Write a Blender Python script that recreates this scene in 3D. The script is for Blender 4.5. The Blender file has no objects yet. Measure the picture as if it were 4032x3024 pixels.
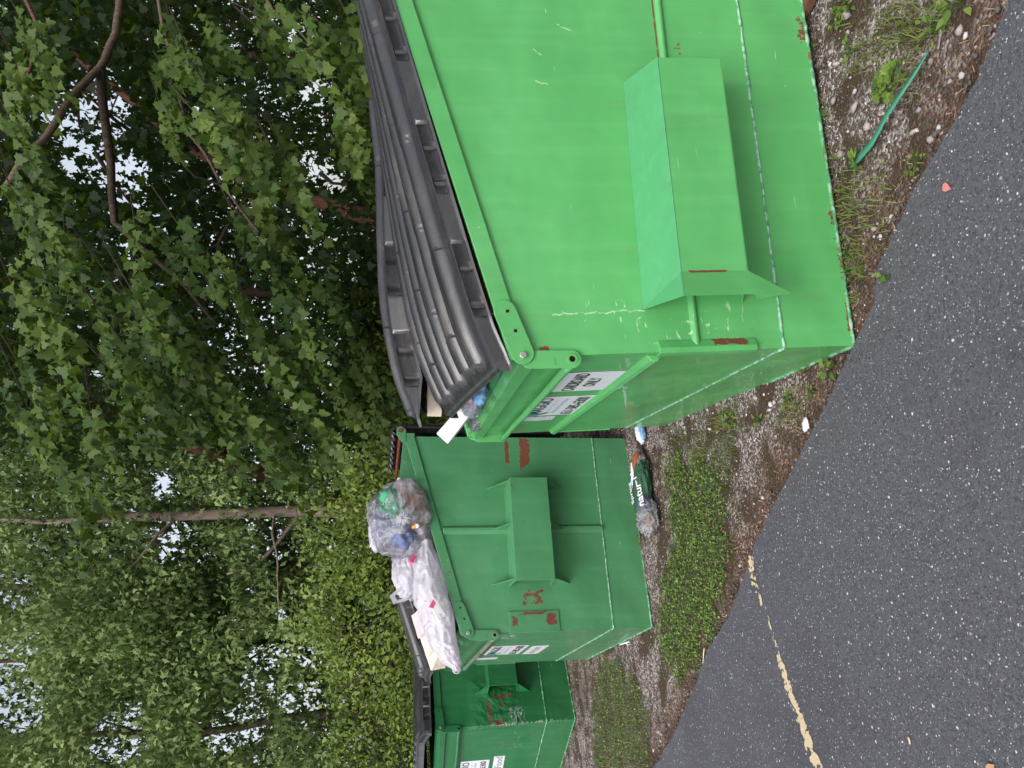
import bpy, bmesh, math, random
import numpy as np
from mathutils import Vector, Matrix, noise
random.seed(7); RNG = np.random.default_rng(11)
S = bpy.context.scene; COL = S.collection
R = math.radians

# ------------------------------------------------------------------ camera, sky, sun, exposure
F_PX, PITCH, ROLL, CAM_H = 2972.5, 0.1481, -0.0104, 1.6
_fw = Vector((0, math.cos(PITCH), -math.sin(PITCH))); _r = Vector((1, 0, 0)); _u = _r.cross(_fw)
R2 = _r*math.cos(ROLL) + _u*math.sin(ROLL); U2 = -_r*math.sin(ROLL) + _u*math.cos(ROLL)
CAM = Vector((0, 0, CAM_H))
cam = bpy.data.objects.new("camera", bpy.data.cameras.new("camera")); COL.objects.link(cam)
X, Y, Z = -U2, R2, -_fw                       # the phone was held upright: the picture lies on its side
cam.matrix_world = Matrix(((X.x, Y.x, Z.x, CAM.x), (X.y, Y.y, Z.y, CAM.y), (X.z, Y.z, Z.z, CAM.z), (0, 0, 0, 1)))
cam.data.lens = 36*F_PX/4032; cam.data.sensor_width = 36; cam.data.clip_end = 500; cam.data.clip_start = .05
S.camera = cam
SUN_EL, SUN_AZ = R(50), R(196)                # azimuth measured from +Y clockwise: behind the camera, a little right
w = bpy.data.worlds.new("World"); S.world = w; w.use_nodes = True
wn, wl = w.node_tree.nodes, w.node_tree.links; wn.clear()
sky = wn.new("ShaderNodeTexSky"); sky.sky_type = 'NISHITA'; sky.sun_disc = False
sky.sun_elevation = SUN_EL; sky.sun_rotation = SUN_AZ; sky.dust_density = 4.0; sky.air_density = 1.2
hs = wn.new("ShaderNodeHueSaturation"); hs.inputs['Saturation'].default_value = .42
bg = wn.new("ShaderNodeBackground"); bg.inputs['Strength'].default_value = .15
wo = wn.new("ShaderNodeOutputWorld")
wl.new(sky.outputs[0], hs.inputs['Color']); wl.new(hs.outputs[0], bg.inputs[0]); wl.new(bg.outputs[0], wo.inputs[0])
sl = bpy.data.lights.new("sun", 'SUN'); sl.energy = 1.25; sl.angle = R(35); sl.color = (1, .96, .93)
so = bpy.data.objects.new("sun", sl); COL.objects.link(so)
sd = Vector((math.sin(SUN_AZ)*math.cos(SUN_EL), math.cos(SUN_AZ)*math.cos(SUN_EL), math.sin(SUN_EL)))
so.rotation_euler = sd.to_track_quat('Z', 'Y').to_euler()
S.view_settings.view_transform = 'Standard'; S.view_settings.look = 'None'
S.view_settings.exposure = 0.62; S.view_settings.gamma = 1
S.cycles.max_bounces = 8; S.cycles.transparent_max_bounces = 24; S.cycles.diffuse_bounces = 3
S.cycles.glossy_bounces = 3; S.cycles.transmission_bounces = 4

def at(xd, yd, dist):
    """a point of the place, dist metres in front of the camera station, seen at (xd, yd) of a 2212 px wide copy"""
    x, y = xd*1.82278, yd*1.82278
    d = _fw + R2*((3024-y-1512)/F_PX) - U2*((x-2016)/F_PX)
    return CAM + d*(dist/d.y)
def onground(x, y, z=0):
    d = _fw + R2*((3024-y-1512)/F_PX) - U2*((x-2016)/F_PX)
    return CAM + d*((z-CAM.z)/d.z)

# ------------------------------------------------------------------ helpers
def tag(o, label=None, cat=None, group=None, kind=None):
    if label: o['label'] = label
    if cat: o['category'] = cat
    if group: o['group'] = group
    if kind: o['kind'] = kind
    return o
def empty(name, M=None):
    o = bpy.data.objects.new(name, None); COL.objects.link(o); o.empty_display_size = .2
    if M is not None: o.matrix_world = M
    return o
def link(name, me, mat=None, parent=None, smooth=False):
    if mat: me.materials.append(mat)
    if smooth: me.polygons.foreach_set('use_smooth', [True]*len(me.polygons))
    o = bpy.data.objects.new(name, me); COL.objects.link(o)
    if parent: o.parent = parent
    return o
def fromb(name, bm, mat=None, parent=None, smooth=False, bevel=0):
    bmesh.ops.recalc_face_normals(bm, faces=bm.faces)
    me = bpy.data.meshes.new(name); bm.to_mesh(me); bm.free()
    o = link(name, me, mat, parent, smooth)
    if bevel:
        b = o.modifiers.new('bevel', 'BEVEL'); b.width = bevel; b.segments = 2; b.limit_method = 'ANGLE'; b.angle_limit = R(40)
    return o
def npmesh(name, V, n, mat=None, parent=None, lv=None, smooth=False):
    """V: (F*n,3) array, every n rows one face"""
    V = np.asarray(V, dtype=np.float32); F = len(V)//n
    me = bpy.data.meshes.new(name); me.vertices.add(len(V)); me.loops.add(len(V)); me.polygons.add(F)
    me.vertices.foreach_set('co', V.ravel()); me.loops.foreach_set('vertex_index', np.arange(len(V), dtype=np.int32))
    me.polygons.foreach_set('loop_start', np.arange(0, len(V), n, dtype=np.int32))
    if lv is not None:
        a = me.attributes.new('lv', 'FLOAT', 'POINT'); a.data.foreach_set('value', np.repeat(lv, n).astype(np.float32))
    me.update(calc_edges=True)
    return link(name, me, mat, parent, smooth)
def idxmesh(name, V, Fc, mat=None, parent=None, lv=None, smooth=False):
    """V verts, Fc (F,k) index array"""
    V = np.asarray(V, np.float32); Fc = np.asarray(Fc, np.int32); k = Fc.shape[1]
    me = bpy.data.meshes.new(name); me.vertices.add(len(V)); me.loops.add(Fc.size); me.polygons.add(len(Fc))
    me.vertices.foreach_set('co', V.ravel()); me.loops.foreach_set('vertex_index', Fc.ravel())
    me.polygons.foreach_set('loop_start', np.arange(0, Fc.size, k, dtype=np.int32))
    if lv is not None:
        a = me.attributes.new('lv', 'FLOAT', 'POINT'); a.data.foreach_set('value', np.asarray(lv, np.float32))
    me.update(calc_edges=True)
    return link(name, me, mat, parent, smooth)
def box(bm, a, b):
    (x0, y0, z0), (x1, y1, z1) = a, b
    v = [bm.verts.new(p) for p in ((x0,y0,z0),(x1,y0,z0),(x1,y1,z0),(x0,y1,z0),(x0,y0,z1),(x1,y0,z1),(x1,y1,z1),(x0,y1,z1))]
    for f in ((0,3,2,1),(4,5,6,7),(0,1,5,4),(1,2,6,5),(2,3,7,6),(3,0,4,7)): bm.faces.new([v[i] for i in f])
def hexa(bm, P):
    v = [bm.verts.new(p) for p in P]
    for f in ((0,3,2,1),(4,5,6,7),(0,1,5,4),(1,2,6,5),(2,3,7,6),(3,0,4,7)): bm.faces.new([v[i] for i in f])
def prism(bm, poly, off):
    """extrude polygon (list of 3D points) by the vector off"""
    a = [bm.verts.new(p) for p in poly]; b = [bm.verts.new(Vector(p)+Vector(off)) for p in poly]
    bm.faces.new(a); bm.faces.new(b[::-1]); n = len(a)
    for i in range(n): bm.faces.new((a[i], b[i], b[(i+1)%n], a[(i+1)%n]))
def tube(bm, pts, rad, seg=8, cap=True):
    pts = [Vector(p) for p in pts]; n = len(pts)
    rad = [rad]*n if not hasattr(rad, '__len__') else rad
    rings = []; up = Vector((0.13, .31, 1)).normalized()
    for i, p in enumerate(pts):
        t = (pts[min(i+1, n-1)]-pts[max(i-1, 0)]).normalized()
        a = t.cross(up)
        if a.length < .05: a = t.cross(Vector((1, 0, 0)))
        a.normalize(); b = t.cross(a)
        rings.append([bm.verts.new(p+(a*math.cos(2*math.pi*k/seg)+b*math.sin(2*math.pi*k/seg))*rad[i]) for k in range(seg)])
    for i in range(n-1):
        for k in range(seg): bm.faces.new((rings[i][k], rings[i][(k+1)%seg], rings[i+1][(k+1)%seg], rings[i+1][k]))
    if cap: bm.faces.new(rings[0][::-1]); bm.faces.new(rings[-1])
def fbm(p, o=4): return noise.fractal(Vector(p), 1.0, 2.0, o)

class NT:
    def __init__(s, name):
        s.m = bpy.data.materials.new(name); s.m.use_nodes = True; s.t = s.m.node_tree; s.t.nodes.clear()
        s.out = s.n('OutputMaterial')
    def n(s, ty, **k):
        x = s.t.nodes.new('ShaderNode'+ty)
        for a, b in k.items(): setattr(x, a, b)
        return x
    def l(s, a, b): s.t.links.new(a, b)
    def set(s, inp, v):
        if isinstance(v, bpy.types.NodeSocket): s.l(v, inp)
        else:
            try: inp.default_value = v
            except Exception: inp.default_value = (*v, 1) if len(v) == 3 else v
    def math(s, op, a, b=0, c=None, clamp=False):
        x = s.n('Math', operation=op); x.use_clamp = clamp; s.set(x.inputs[0], a); s.set(x.inputs[1], b)
        if c is not None: s.set(x.inputs[2], c)
        return x.outputs[0]
    def vm(s, op, a, b=None):
        x = s.n('VectorMath', operation=op); s.set(x.inputs[0], a)
        if b is not None: s.set(x.inputs[1], b)
        return x.outputs[0]
    def noise(s, co, sc, det=4, rough=.55, fac=True, dist=0):
        x = s.n('TexNoise'); s.l(co, x.inputs['Vector']); x.inputs['Scale'].default_value = sc
        x.inputs['Detail'].default_value = det; x.inputs['Roughness'].default_value = rough; x.inputs['Distortion'].default_value = dist
        return x.outputs[0 if fac else 1]
    def vor(s, co, sc, feat='F1', out='Distance'):
        x = s.n('TexVoronoi', feature=feat); s.l(co, x.inputs['Vector']); x.inputs['Scale'].default_value = sc
        return x.outputs[out]
    def scale(s, co, v):
        return s.vm('MULTIPLY', co, v)
    def ramp(s, f, stops, interp='LINEAR'):
        x = s.n('ValToRGB'); s.l(f, x.inputs[0]); cr = x.color_ramp; cr.interpolation = interp
        while len(cr.elements) < len(stops): cr.elements.new(.5)
        for e, (p, c) in zip(cr.elements, stops): e.position = p; e.color = (*c, 1) if len(c) == 3 else c
        return x.outputs[0]
    def smooth(s, f, a, b):
        x = s.n('MapRange', interpolation_type='SMOOTHSTEP'); s.set(x.inputs[0], f); x.inputs[1].default_value = a; x.inputs[2].default_value = b
        return x.outputs[0]
    def mix(s, f, a, b, blend='MIX'):
        x = s.n('Mix', data_type='RGBA', blend_type=blend); s.set(x.inputs[0], f); s.set(x.inputs[6], a); s.set(x.inputs[7], b)
        return x.outputs[2]
    def obj(s): return s.n('TexCoord').outputs['Object']
    def bump(s, h, st, dist=.01, nrm=None):
        x = s.n('Bump'); s.l(h, x.inputs['Height']); x.inputs['Strength'].default_value = st; x.inputs['Distance'].default_value = dist
        if nrm is not None: s.l(nrm, x.inputs['Normal'])
        return x.outputs[0]
    def pbr(s, col, rough=.5, nrm=None, metal=0, spec=.5, coat=0):
        x = s.n('BsdfPrincipled'); s.set(x.inputs['Base Color'], col); s.set(x.inputs['Roughness'], rough); s.set(x.inputs['Metallic'], metal)
        x.inputs['Specular IOR Level'].default_value = spec; x.inputs['Coat Weight'].default_value = coat
        if nrm is not None: s.l(nrm, x.inputs['Normal'])
        return x
    def done(s, sh): s.l(sh.outputs[0] if hasattr(sh, 'outputs') else sh, s.out.inputs[0]); return s.m
    def boxmask(s, P, c, h, soft=.25):
        d = s.vm('DIVIDE', s.vm('ABSOLUTE', s.vm('SUBTRACT', P, c)), h)
        x = s.n('SeparateXYZ'); s.l(d, x.inputs[0])
        m = s.math('MAXIMUM', s.math('MAXIMUM', x.outputs[0], x.outputs[1]), x.outputs[2])
        return s.smooth(m, 1.0, 1.0-soft)

def simple(name, col, rough=.5, spec=.5, nsc=0, namp=.2, metal=0, bump=0, bsc=60):
    t = NT(name); P = t.obj(); c = (*col, 1)
    if nsc:
        f = t.noise(P, nsc); c = t.mix(f, tuple(min(1, v*(1-namp)) for v in col), tuple(min(1, v*(1+namp)) for v in col))
    n = t.bump(t.noise(P, bsc), bump, .004) if bump else None
    return t.done(t.pbr(c, rough, n, metal, spec))

def paint(name, base, rust=(), scr=(), wear=.5, dents=(), gloss=.34, lines=()):
    """old gloss enamel: faint vertical streaks, chips, rust only inside the listed boxes (centre, half size, threshold)"""
    t = NT(name); P = t.obj()
    big = t.noise(P, 1.1, 4, .6); st = t.noise(t.scale(P, (22, 22, 1.3)), 1.0, 5, .6)
    c = t.mix(big, tuple(v*.80 for v in base), tuple(min(1, v*1.16) for v in base))
    c = t.mix(t.math('MULTIPLY', t.smooth(st, .45, .72), .22), c, tuple(min(1, v*1.1+.05) for v in base))
    grime = t.math('MULTIPLY', t.smooth(t.noise(t.scale(P, (9, 9, 2.2)), 1.0, 6, .7), .52, .74), .22)
    c = t.mix(grime, c, (.10, .15, .09))
    # sparse pale scuffs
    sc = t.noise(t.scale(P, (5, 5, 60)), 1.0, 3, .5, dist=.6); s2 = t.noise(P, 2.7, 2)
    scuff = t.math('MULTIPLY', t.smooth(sc, .70, .74), t.smooth(s2, .5, .62)); scuff = t.math('MULTIPLY', scuff, wear)
    c = t.mix(scuff, c, tuple(min(1, v*.9+.25) for v in base))
    sp = t.noise(P, 38, 2); c = t.mix(t.math('MULTIPLY', t.smooth(sp, .765, .78), .7*wear), c, (.5, .6, .5))
    sp2 = t.noise(t.scale(P, (1, 1, 1.6)), 21, 3, .6); c = t.mix(t.math('MULTIPLY', t.smooth(sp2, .735, .75), .8*wear), c, (.05, .06, .04))
    for ctr, h, thr in scr:   # pale scratched areas
        m = t.boxmask(P, ctr, h, .6); n = t.noise(t.scale(P, (14, 14, 40)), 1.0, 4, .65, dist=1.2)
        c = t.mix(t.math('MULTIPLY', m, t.smooth(n, thr, thr+.05)), c, tuple(min(1, v*.8+.33) for v in base))
    for u0, za, zb, tilt in lines:   # single long scratches on the side
        q = t.n('SeparateXYZ'); t.l(P, q.inputs[0]); wob = t.noise(t.scale(P, (0, 0, 1)), 16, 5, .7)
        dx = t.math('ABSOLUTE', t.math('SUBTRACT', t.math('SUBTRACT', q.outputs[0], u0), t.math('ADD', t.math('MULTIPLY', t.math('SUBTRACT', q.outputs[2], za), tilt), t.math('MULTIPLY', t.math('SUBTRACT', wob, .5), .05))))
        inz = t.math('MULTIPLY', t.math('GREATER_THAN', q.outputs[2], za), t.math('LESS_THAN', q.outputs[2], zb)); inz = t.math('MULTIPLY', inz, t.math('LESS_THAN', q.outputs[1], .02))
        m = t.math('MULTIPLY', t.math('MULTIPLY', inz, t.smooth(dx, .0032, .0012)), t.smooth(t.noise(P, 45, 3), .38, .5)); c = t.mix(t.math('MULTIPLY', m, .8), c, tuple(min(1, v*.7+.36) for v in base))
    rm = None
    for ctr, h, thr in rust:
        m = t.boxmask(P, ctr, tuple(v*1.25 for v in h), .8); n = t.noise(t.scale(P, (1, 1, .7)), 30, 7, .68, dist=.4)
        k = t.smooth(t.math('SUBTRACT', n, t.math('MULTIPLY', t.math('SUBTRACT', 1, m), .55)), thr-.085, thr-.045); rm = k if rm is None else t.math('MAXIMUM', rm, k)
    rough = t.math('ADD', t.math('MULTIPLY', t.noise(P, 7, 3), .22), gloss-.08)
    h = t.math('ADD', t.math('MULTIPLY', t.noise(P, 1.3, 2), 1.0), t.math('MULTIPLY', t.noise(P, 4.5, 2), .16))
    for ctr, hh, amp in dents:
        h = t.math('ADD', h, t.math('MULTIPLY', t.math('MULTIPLY', t.boxmask(P, ctr, hh, .7), t.noise(P, 9, 2)), amp))
    nrm = t.bump(h, .7, .08); nrm = t.bump(t.noise(P, 140, 2), .08, .002, nrm)
    if rm is not None:
        rc = t.mix(t.noise(P, 60, 5), (.055, .018, .010), (.24, .070, .038)); c = t.mix(rm, c, rc)
        rough = t.math('MAXIMUM', rough, t.math('MULTIPLY', rm, .85)); nrm = t.bump(rm, -.25, .003, nrm)
    return t.done(t.pbr(c, rough, nrm, 0, .5, .35))

def leafmat(name, stops, trans=.35, rough=.42):
    t = NT(name); a = t.n('Attribute', attribute_name='lv'); c = t.ramp(a.outputs['Fac'], stops)
    p = t.pbr(c, rough+.08, None, 0, .22); tr = t.n('BsdfTranslucent'); t.l(t.mix(.45, c, (.16, .24, .015)), tr.inputs[0])
    mx = t.n('MixShader'); mx.inputs[0].default_value = trans; t.l(p.outputs[0], mx.inputs[1]); t.l(tr.outputs[0], mx.inputs[2])
    return t.done(mx)
def barkmat(name, a, b):
    t = NT(name); P = t.obj(); f = t.noise(t.scale(P, (6, 6, 1.4)), 6, 6, .7)
    c = t.ramp(f, [(.3, a), (.7, b)]); return t.done(t.pbr(c, .9, t.bump(f, .9, .03), 0, .2))
# ------------------------------------------------------------------ dumpsters
def frame(o, u, w_, k):
    return Matrix(((u[0], w_[0], k[0], o[0]), (u[1], w_[1], k[1], o[1]), (u[2], w_[2], k[2], o[2]), (0, 0, 0, 1)))
M1 = frame((.1239, 2.4631, .004), (.98106, .19193, .02624), (-.19151, .98133, -.01756), (-.02912, .0122, .9995))
M2 = frame((-1.5749, 4.6826, .002), (.89551, .44476, -.01573), (-.44391, .89519, .0397), (.03174, -.02857, .99909))
M3 = frame((-3.143, 6.9083, .0), (.66362, .74803, -.00774), (-.74807, .66361, -.00423), (.00198, .0086, .99996))

BLK = simple('black_plastic', (.020, .021, .026), .40, .55, 9, .35, bump=.10, bsc=220)
def lidmaterial():
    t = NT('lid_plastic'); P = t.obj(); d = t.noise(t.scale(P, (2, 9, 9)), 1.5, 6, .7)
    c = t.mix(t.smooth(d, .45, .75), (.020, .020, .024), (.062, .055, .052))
    r = t.math('ADD', t.math('MULTIPLY', t.noise(P, 14, 4), .18), .17)
    return t.done(t.pbr(c, r, t.bump(t.noise(P, 260, 2), .12, .002, t.bump(t.noise(P, 8, 2), .15, .01)), 0, .8))
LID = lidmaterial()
STEEL = simple('zinc_bolt', (.55, .53, .5), .35, .5, 40, .3, metal=.8)
RUSTM = simple('rusty_steel', (.16, .045, .025), .9, .2, 60, .5, bump=.3, bsc=90)
HOLE = simple('pipe_hole', (.02, .008, .005), .9, .1)
PAPER = simple('sticker_white', (.72, .72, .78), .35, .5, 8, .05)
_t = NT('thin_paint_seam'); _P = _t.obj(); _n = _t.noise(_P, 34, 4, .7)
SEAMW = _t.done(_t.pbr(_t.mix(_t.smooth(_n, .40, .60), (.06, .24, .11), (.30, .50, .38)), .5, _t.bump(_n, .5, .004)))
INK = {n: simple('print_'+n, c, .4, .4) for n, c in dict(black=(.012, .012, .016), teal=(.02, .085, .08), blue=(.05, .2, .42), green=(.12, .33, .12), pale=(.30, .50, .66), grey=(.3, .31, .33)).items()}

_t = NT('chipped_foot_paint'); _P = _t.obj(); _n = _t.noise(_P, 22, 5, .7); _n2 = _t.noise(_P, 5, 3)
_c = _t.mix(_t.smooth(_n, .45, .60), (.05, .22, .09), (.22, .42, .27)); _c = _t.mix(_t.math('MULTIPLY', _t.smooth(_n, .50, .40), _t.smooth(_n2, .50, .60)), _c, (.16, .055, .03))
FOOTM = _t.done(_t.pbr(_c, .6, _t.bump(_n, .5, .004)))
def text(parent, s, wl, wr, z0, z1, mat, u=-.0045, shear=0, name='lettering'):
    """letters on the front face: reads from w=wl (viewer's left) to wr, from z0 up to z1"""
    cu = bpy.data.curves.new(name, 'FONT'); cu.body = s; cu.offset = .012; cu.shear = shear; cu.resolution_u = 3
    tmp = bpy.data.objects.new('tmp', cu); COL.objects.link(tmp)
    me = bpy.data.meshes.new_from_object(tmp.evaluated_get(bpy.context.evaluated_depsgraph_get()))
    bpy.data.objects.remove(tmp)
    co = np.array([v.co[:] for v in me.vertices]); mn, mx = co.min(0), co.max(0)
    for v in me.vertices:
        a = (v.co.x-mn[0])/(mx[0]-mn[0]); b = (v.co.y-mn[1])/(mx[1]-mn[1])
        v.co = (u, wl+(wr-wl)*a, z0+(z1-z0)*b)
    me.materials.clear(); me.name = name
    return link(name, me, mat, parent)
def facepoly(parent, name, pts, mat, u=-.003, th=.001):
    bm = bmesh.new(); prism(bm, [(u, w_, z) for w_, z in pts], (th, 0, 0)); return fromb(name, bm, mat, parent)
def rrect(w0, w1, z0, z1, r=.012, n=3):
    P = []
    sw = 1 if w1 > w0 else -1
    for cx, cz, a0 in ((w1-sw*r, z1-r, 0), (w0+sw*r, z1-r, 90), (w0+sw*r, z0+r, 180), (w1-sw*r, z0+r, 270)):
        for i in range(n+1):
            a = R(a0+90*i/n); P.append((cx+sw*r*math.cos(a), cz+r*math.sin(a)))
    return P
def company_sticker(D, wl, wr, z0, z1, clip=0):
    H = z1-z0; W_ = wr-wl
    st = facepoly(D, 'sticker', rrect(wl, wr, z0, z1), PAPER)
    X_ = lambda a: wl+W_*a
    Zt = lambda a: z1-H*a
    text(st, 'MAGGIO', X_(.12), X_(.95), Zt(.31), Zt(.07), INK['teal'], name='company_name')
    # leaf-and-wave emblem over the M
    def leaf(a0, a1, b0, b1, bend, mat, uu):
        P = []; n = 10
        for i in range(n+1):
            t_ = i/n; P.append((X_(a0+(a1-a0)*t_ - bend*math.sin(math.pi*t_)), Zt(b0+(b1-b0)*t_)))
        for i in range(n, -1, -1):
            t_ = i/n; P.append((X_(a0+(a1-a0)*t_ - (bend-.055)*math.sin(math.pi*t_)), Zt(b0+(b1-b0)*t_)))
        facepoly(st, 'emblem', P, INK[mat], u=uu)
    leaf(.10, .07, .05, .36, .07, 'green', -.0050); leaf(.17, .14, .09, .42, .08, 'blue', -.0056); leaf(.10, .20, .30, .46, .03, 'teal', -.0062)
    text(st, 'Recycling for a better planet', X_(.25), X_(.85), Zt(.42), Zt(.385), INK['grey'], name='small_print')
    text(st, 'Keeping the Island Clean', X_(.15), X_(.9), Zt(.58), Zt(.48), INK['pale'], shear=.3, name='tag_line')
    text(st, '631-585-6300', X_(.05), X_(.95), Zt(.90), Zt(.69), INK['black'], name='phone_number')
    return st
def code_sticker(D, wl, wr, z0, z1):
    t = NT('speckled_label'); P = t.obj(); n = t.noise(P, 60, 3)
    m = t.done(t.pbr(t.mix(t.smooth(n, .5, .6), (.62, .63, .68), (.38, .39, .44)), .45))
    return facepoly(D, 'sticker', rrect(wl, wr, z0, z1, .008), m)

def rounded_plate(bm, a, b, half, w0, w1, n=8):
    """plate in the u-z plane from a to b with round ends, between w0 and w1"""
    a, b = Vector(a), Vector(b); d = (b-a).normalized(); p = Vector((-d.y, d.x)); P = []
    for c, s in ((b, 1), (a, -1)):
        for i in range(n+1):
            an = -math.pi/2+math.pi*i/n; q = c+(d*math.cos(an)*s+p*math.sin(an)*s)*half; P.append((q.x, w0, q.y))
    prism(bm, P, (0, w1-w0, 0))
def cyl(bm, c, axis, r, h, seg=14):
    axis = Vector(axis).normalized(); tube(bm, [Vector(c), Vector(c)+axis*h], r, seg)

def interp(tab, x):
    if x <= tab[0][0]: return tab[0][1]
    for (x0, y0), (x1, y1) in zip(tab, tab[1:]):
        if x <= x1:
            t_ = (x-x0)/(x1-x0); return y0+(y1-y0)*t_
    return tab[-1][1]
def lid(D, w0, w1, u0, u1, zf, skirt=.055, ribs=6, notches=(.18, .31, .62, .75, 1.12, 1.25, 1.5), taper=0, label=None, rh=.036, fs=None, skew=0):
    fs = fs or skirt; us = [(u0-.012, -fs, 0), (u0-.010, -fs*.85, 0), (u0-.001, -fs*.7, 0), (u0, -.006, 0), (u0+.006, 0, 0)]
    Nu = 170; us += [(u0+.006+(u1-u0-.012)*i/Nu, 0, 1) for i in range(1, Nu)] + [(u1-.005, 0, 0), (u1, -.01, 0), (u1, -skirt*.6, 0)]
    Nw = 130; ws = [(w0-.016, -skirt, 0), (w0-.013, -skirt*.86, 0), (w0-.003, -skirt*.78, 2), (w0-.0005, -skirt*.15, 2), (w0+.003, -.004, 0), (w0+.010, 0, 0)]
    ws += [(w0+.010+(w1-w0-.02)*i/Nw, 0, 1) for i in range(1, Nw)] + [(w1-.01, 0, 0), (w1, -.01, 0), (w1+.004, -skirt, 0)]
    pitch = (w1-w0-.10)/ribs
    V = []
    for (wv, dw, kw) in ws:
        for (uv, du, ku) in us:
            q = (wv-w0-.05)/pitch; f = q-math.floor(q)
            wob = .05*math.copysign(1, math.sin(uv*7.5+math.floor(q)*2.1))*(1 if uv < 1.3 else 0)
            half = .16+wob*.6; d = abs(f-.58) if f > .58 else abs(f-.58)*.72
            r = max(0, min(1, (half+.15-d)/.19)); r = r*r*(3-2*r)
            e = max(0, min(1, (uv-u0-.022-.012*(math.floor(q) % 2))/.014))*max(0, min(1, (u1-.06-uv)/.03))
            if q < 0 or q > ribs: r = 0
            z = zf(uv, wv)+rh*r*e*(1 if kw != 0 or dw == 0 else 0)
            tp = 1.0
            if taper: tp = max(.18, min(1, (uv-u0)/taper))
            drop = min(du, dw)*tp
            wq = wv
            if kw == 2 and ku:      # moulded blocks along the side of the lid
                b = 0
                for nn in notches:
                    x = uv-u0-nn
                    if 0 < x < .13: b = max(b, .010)
                    if abs(x-.035) < .007 or abs(x-.048) < .005: b = .018
                wq = wv+b-.004
            V.append((uv+skew*(wv-w0)*max(0, 1-(uv-u0)/.8), wq, z+drop))
    nu, nw = len(us), len(ws)
    a = np.arange(nw*nu).reshape(nw, nu); Fc = np.stack([a[:-1, :-1], a[:-1, 1:], a[1:, 1:], a[1:, :-1]], -1).reshape(-1, 4)
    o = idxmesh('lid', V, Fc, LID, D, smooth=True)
    try: o.data.set_sharp_from_angle(angle=R(38))
    except Exception: pass
    if label: o['label'] = label
    return o

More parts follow.
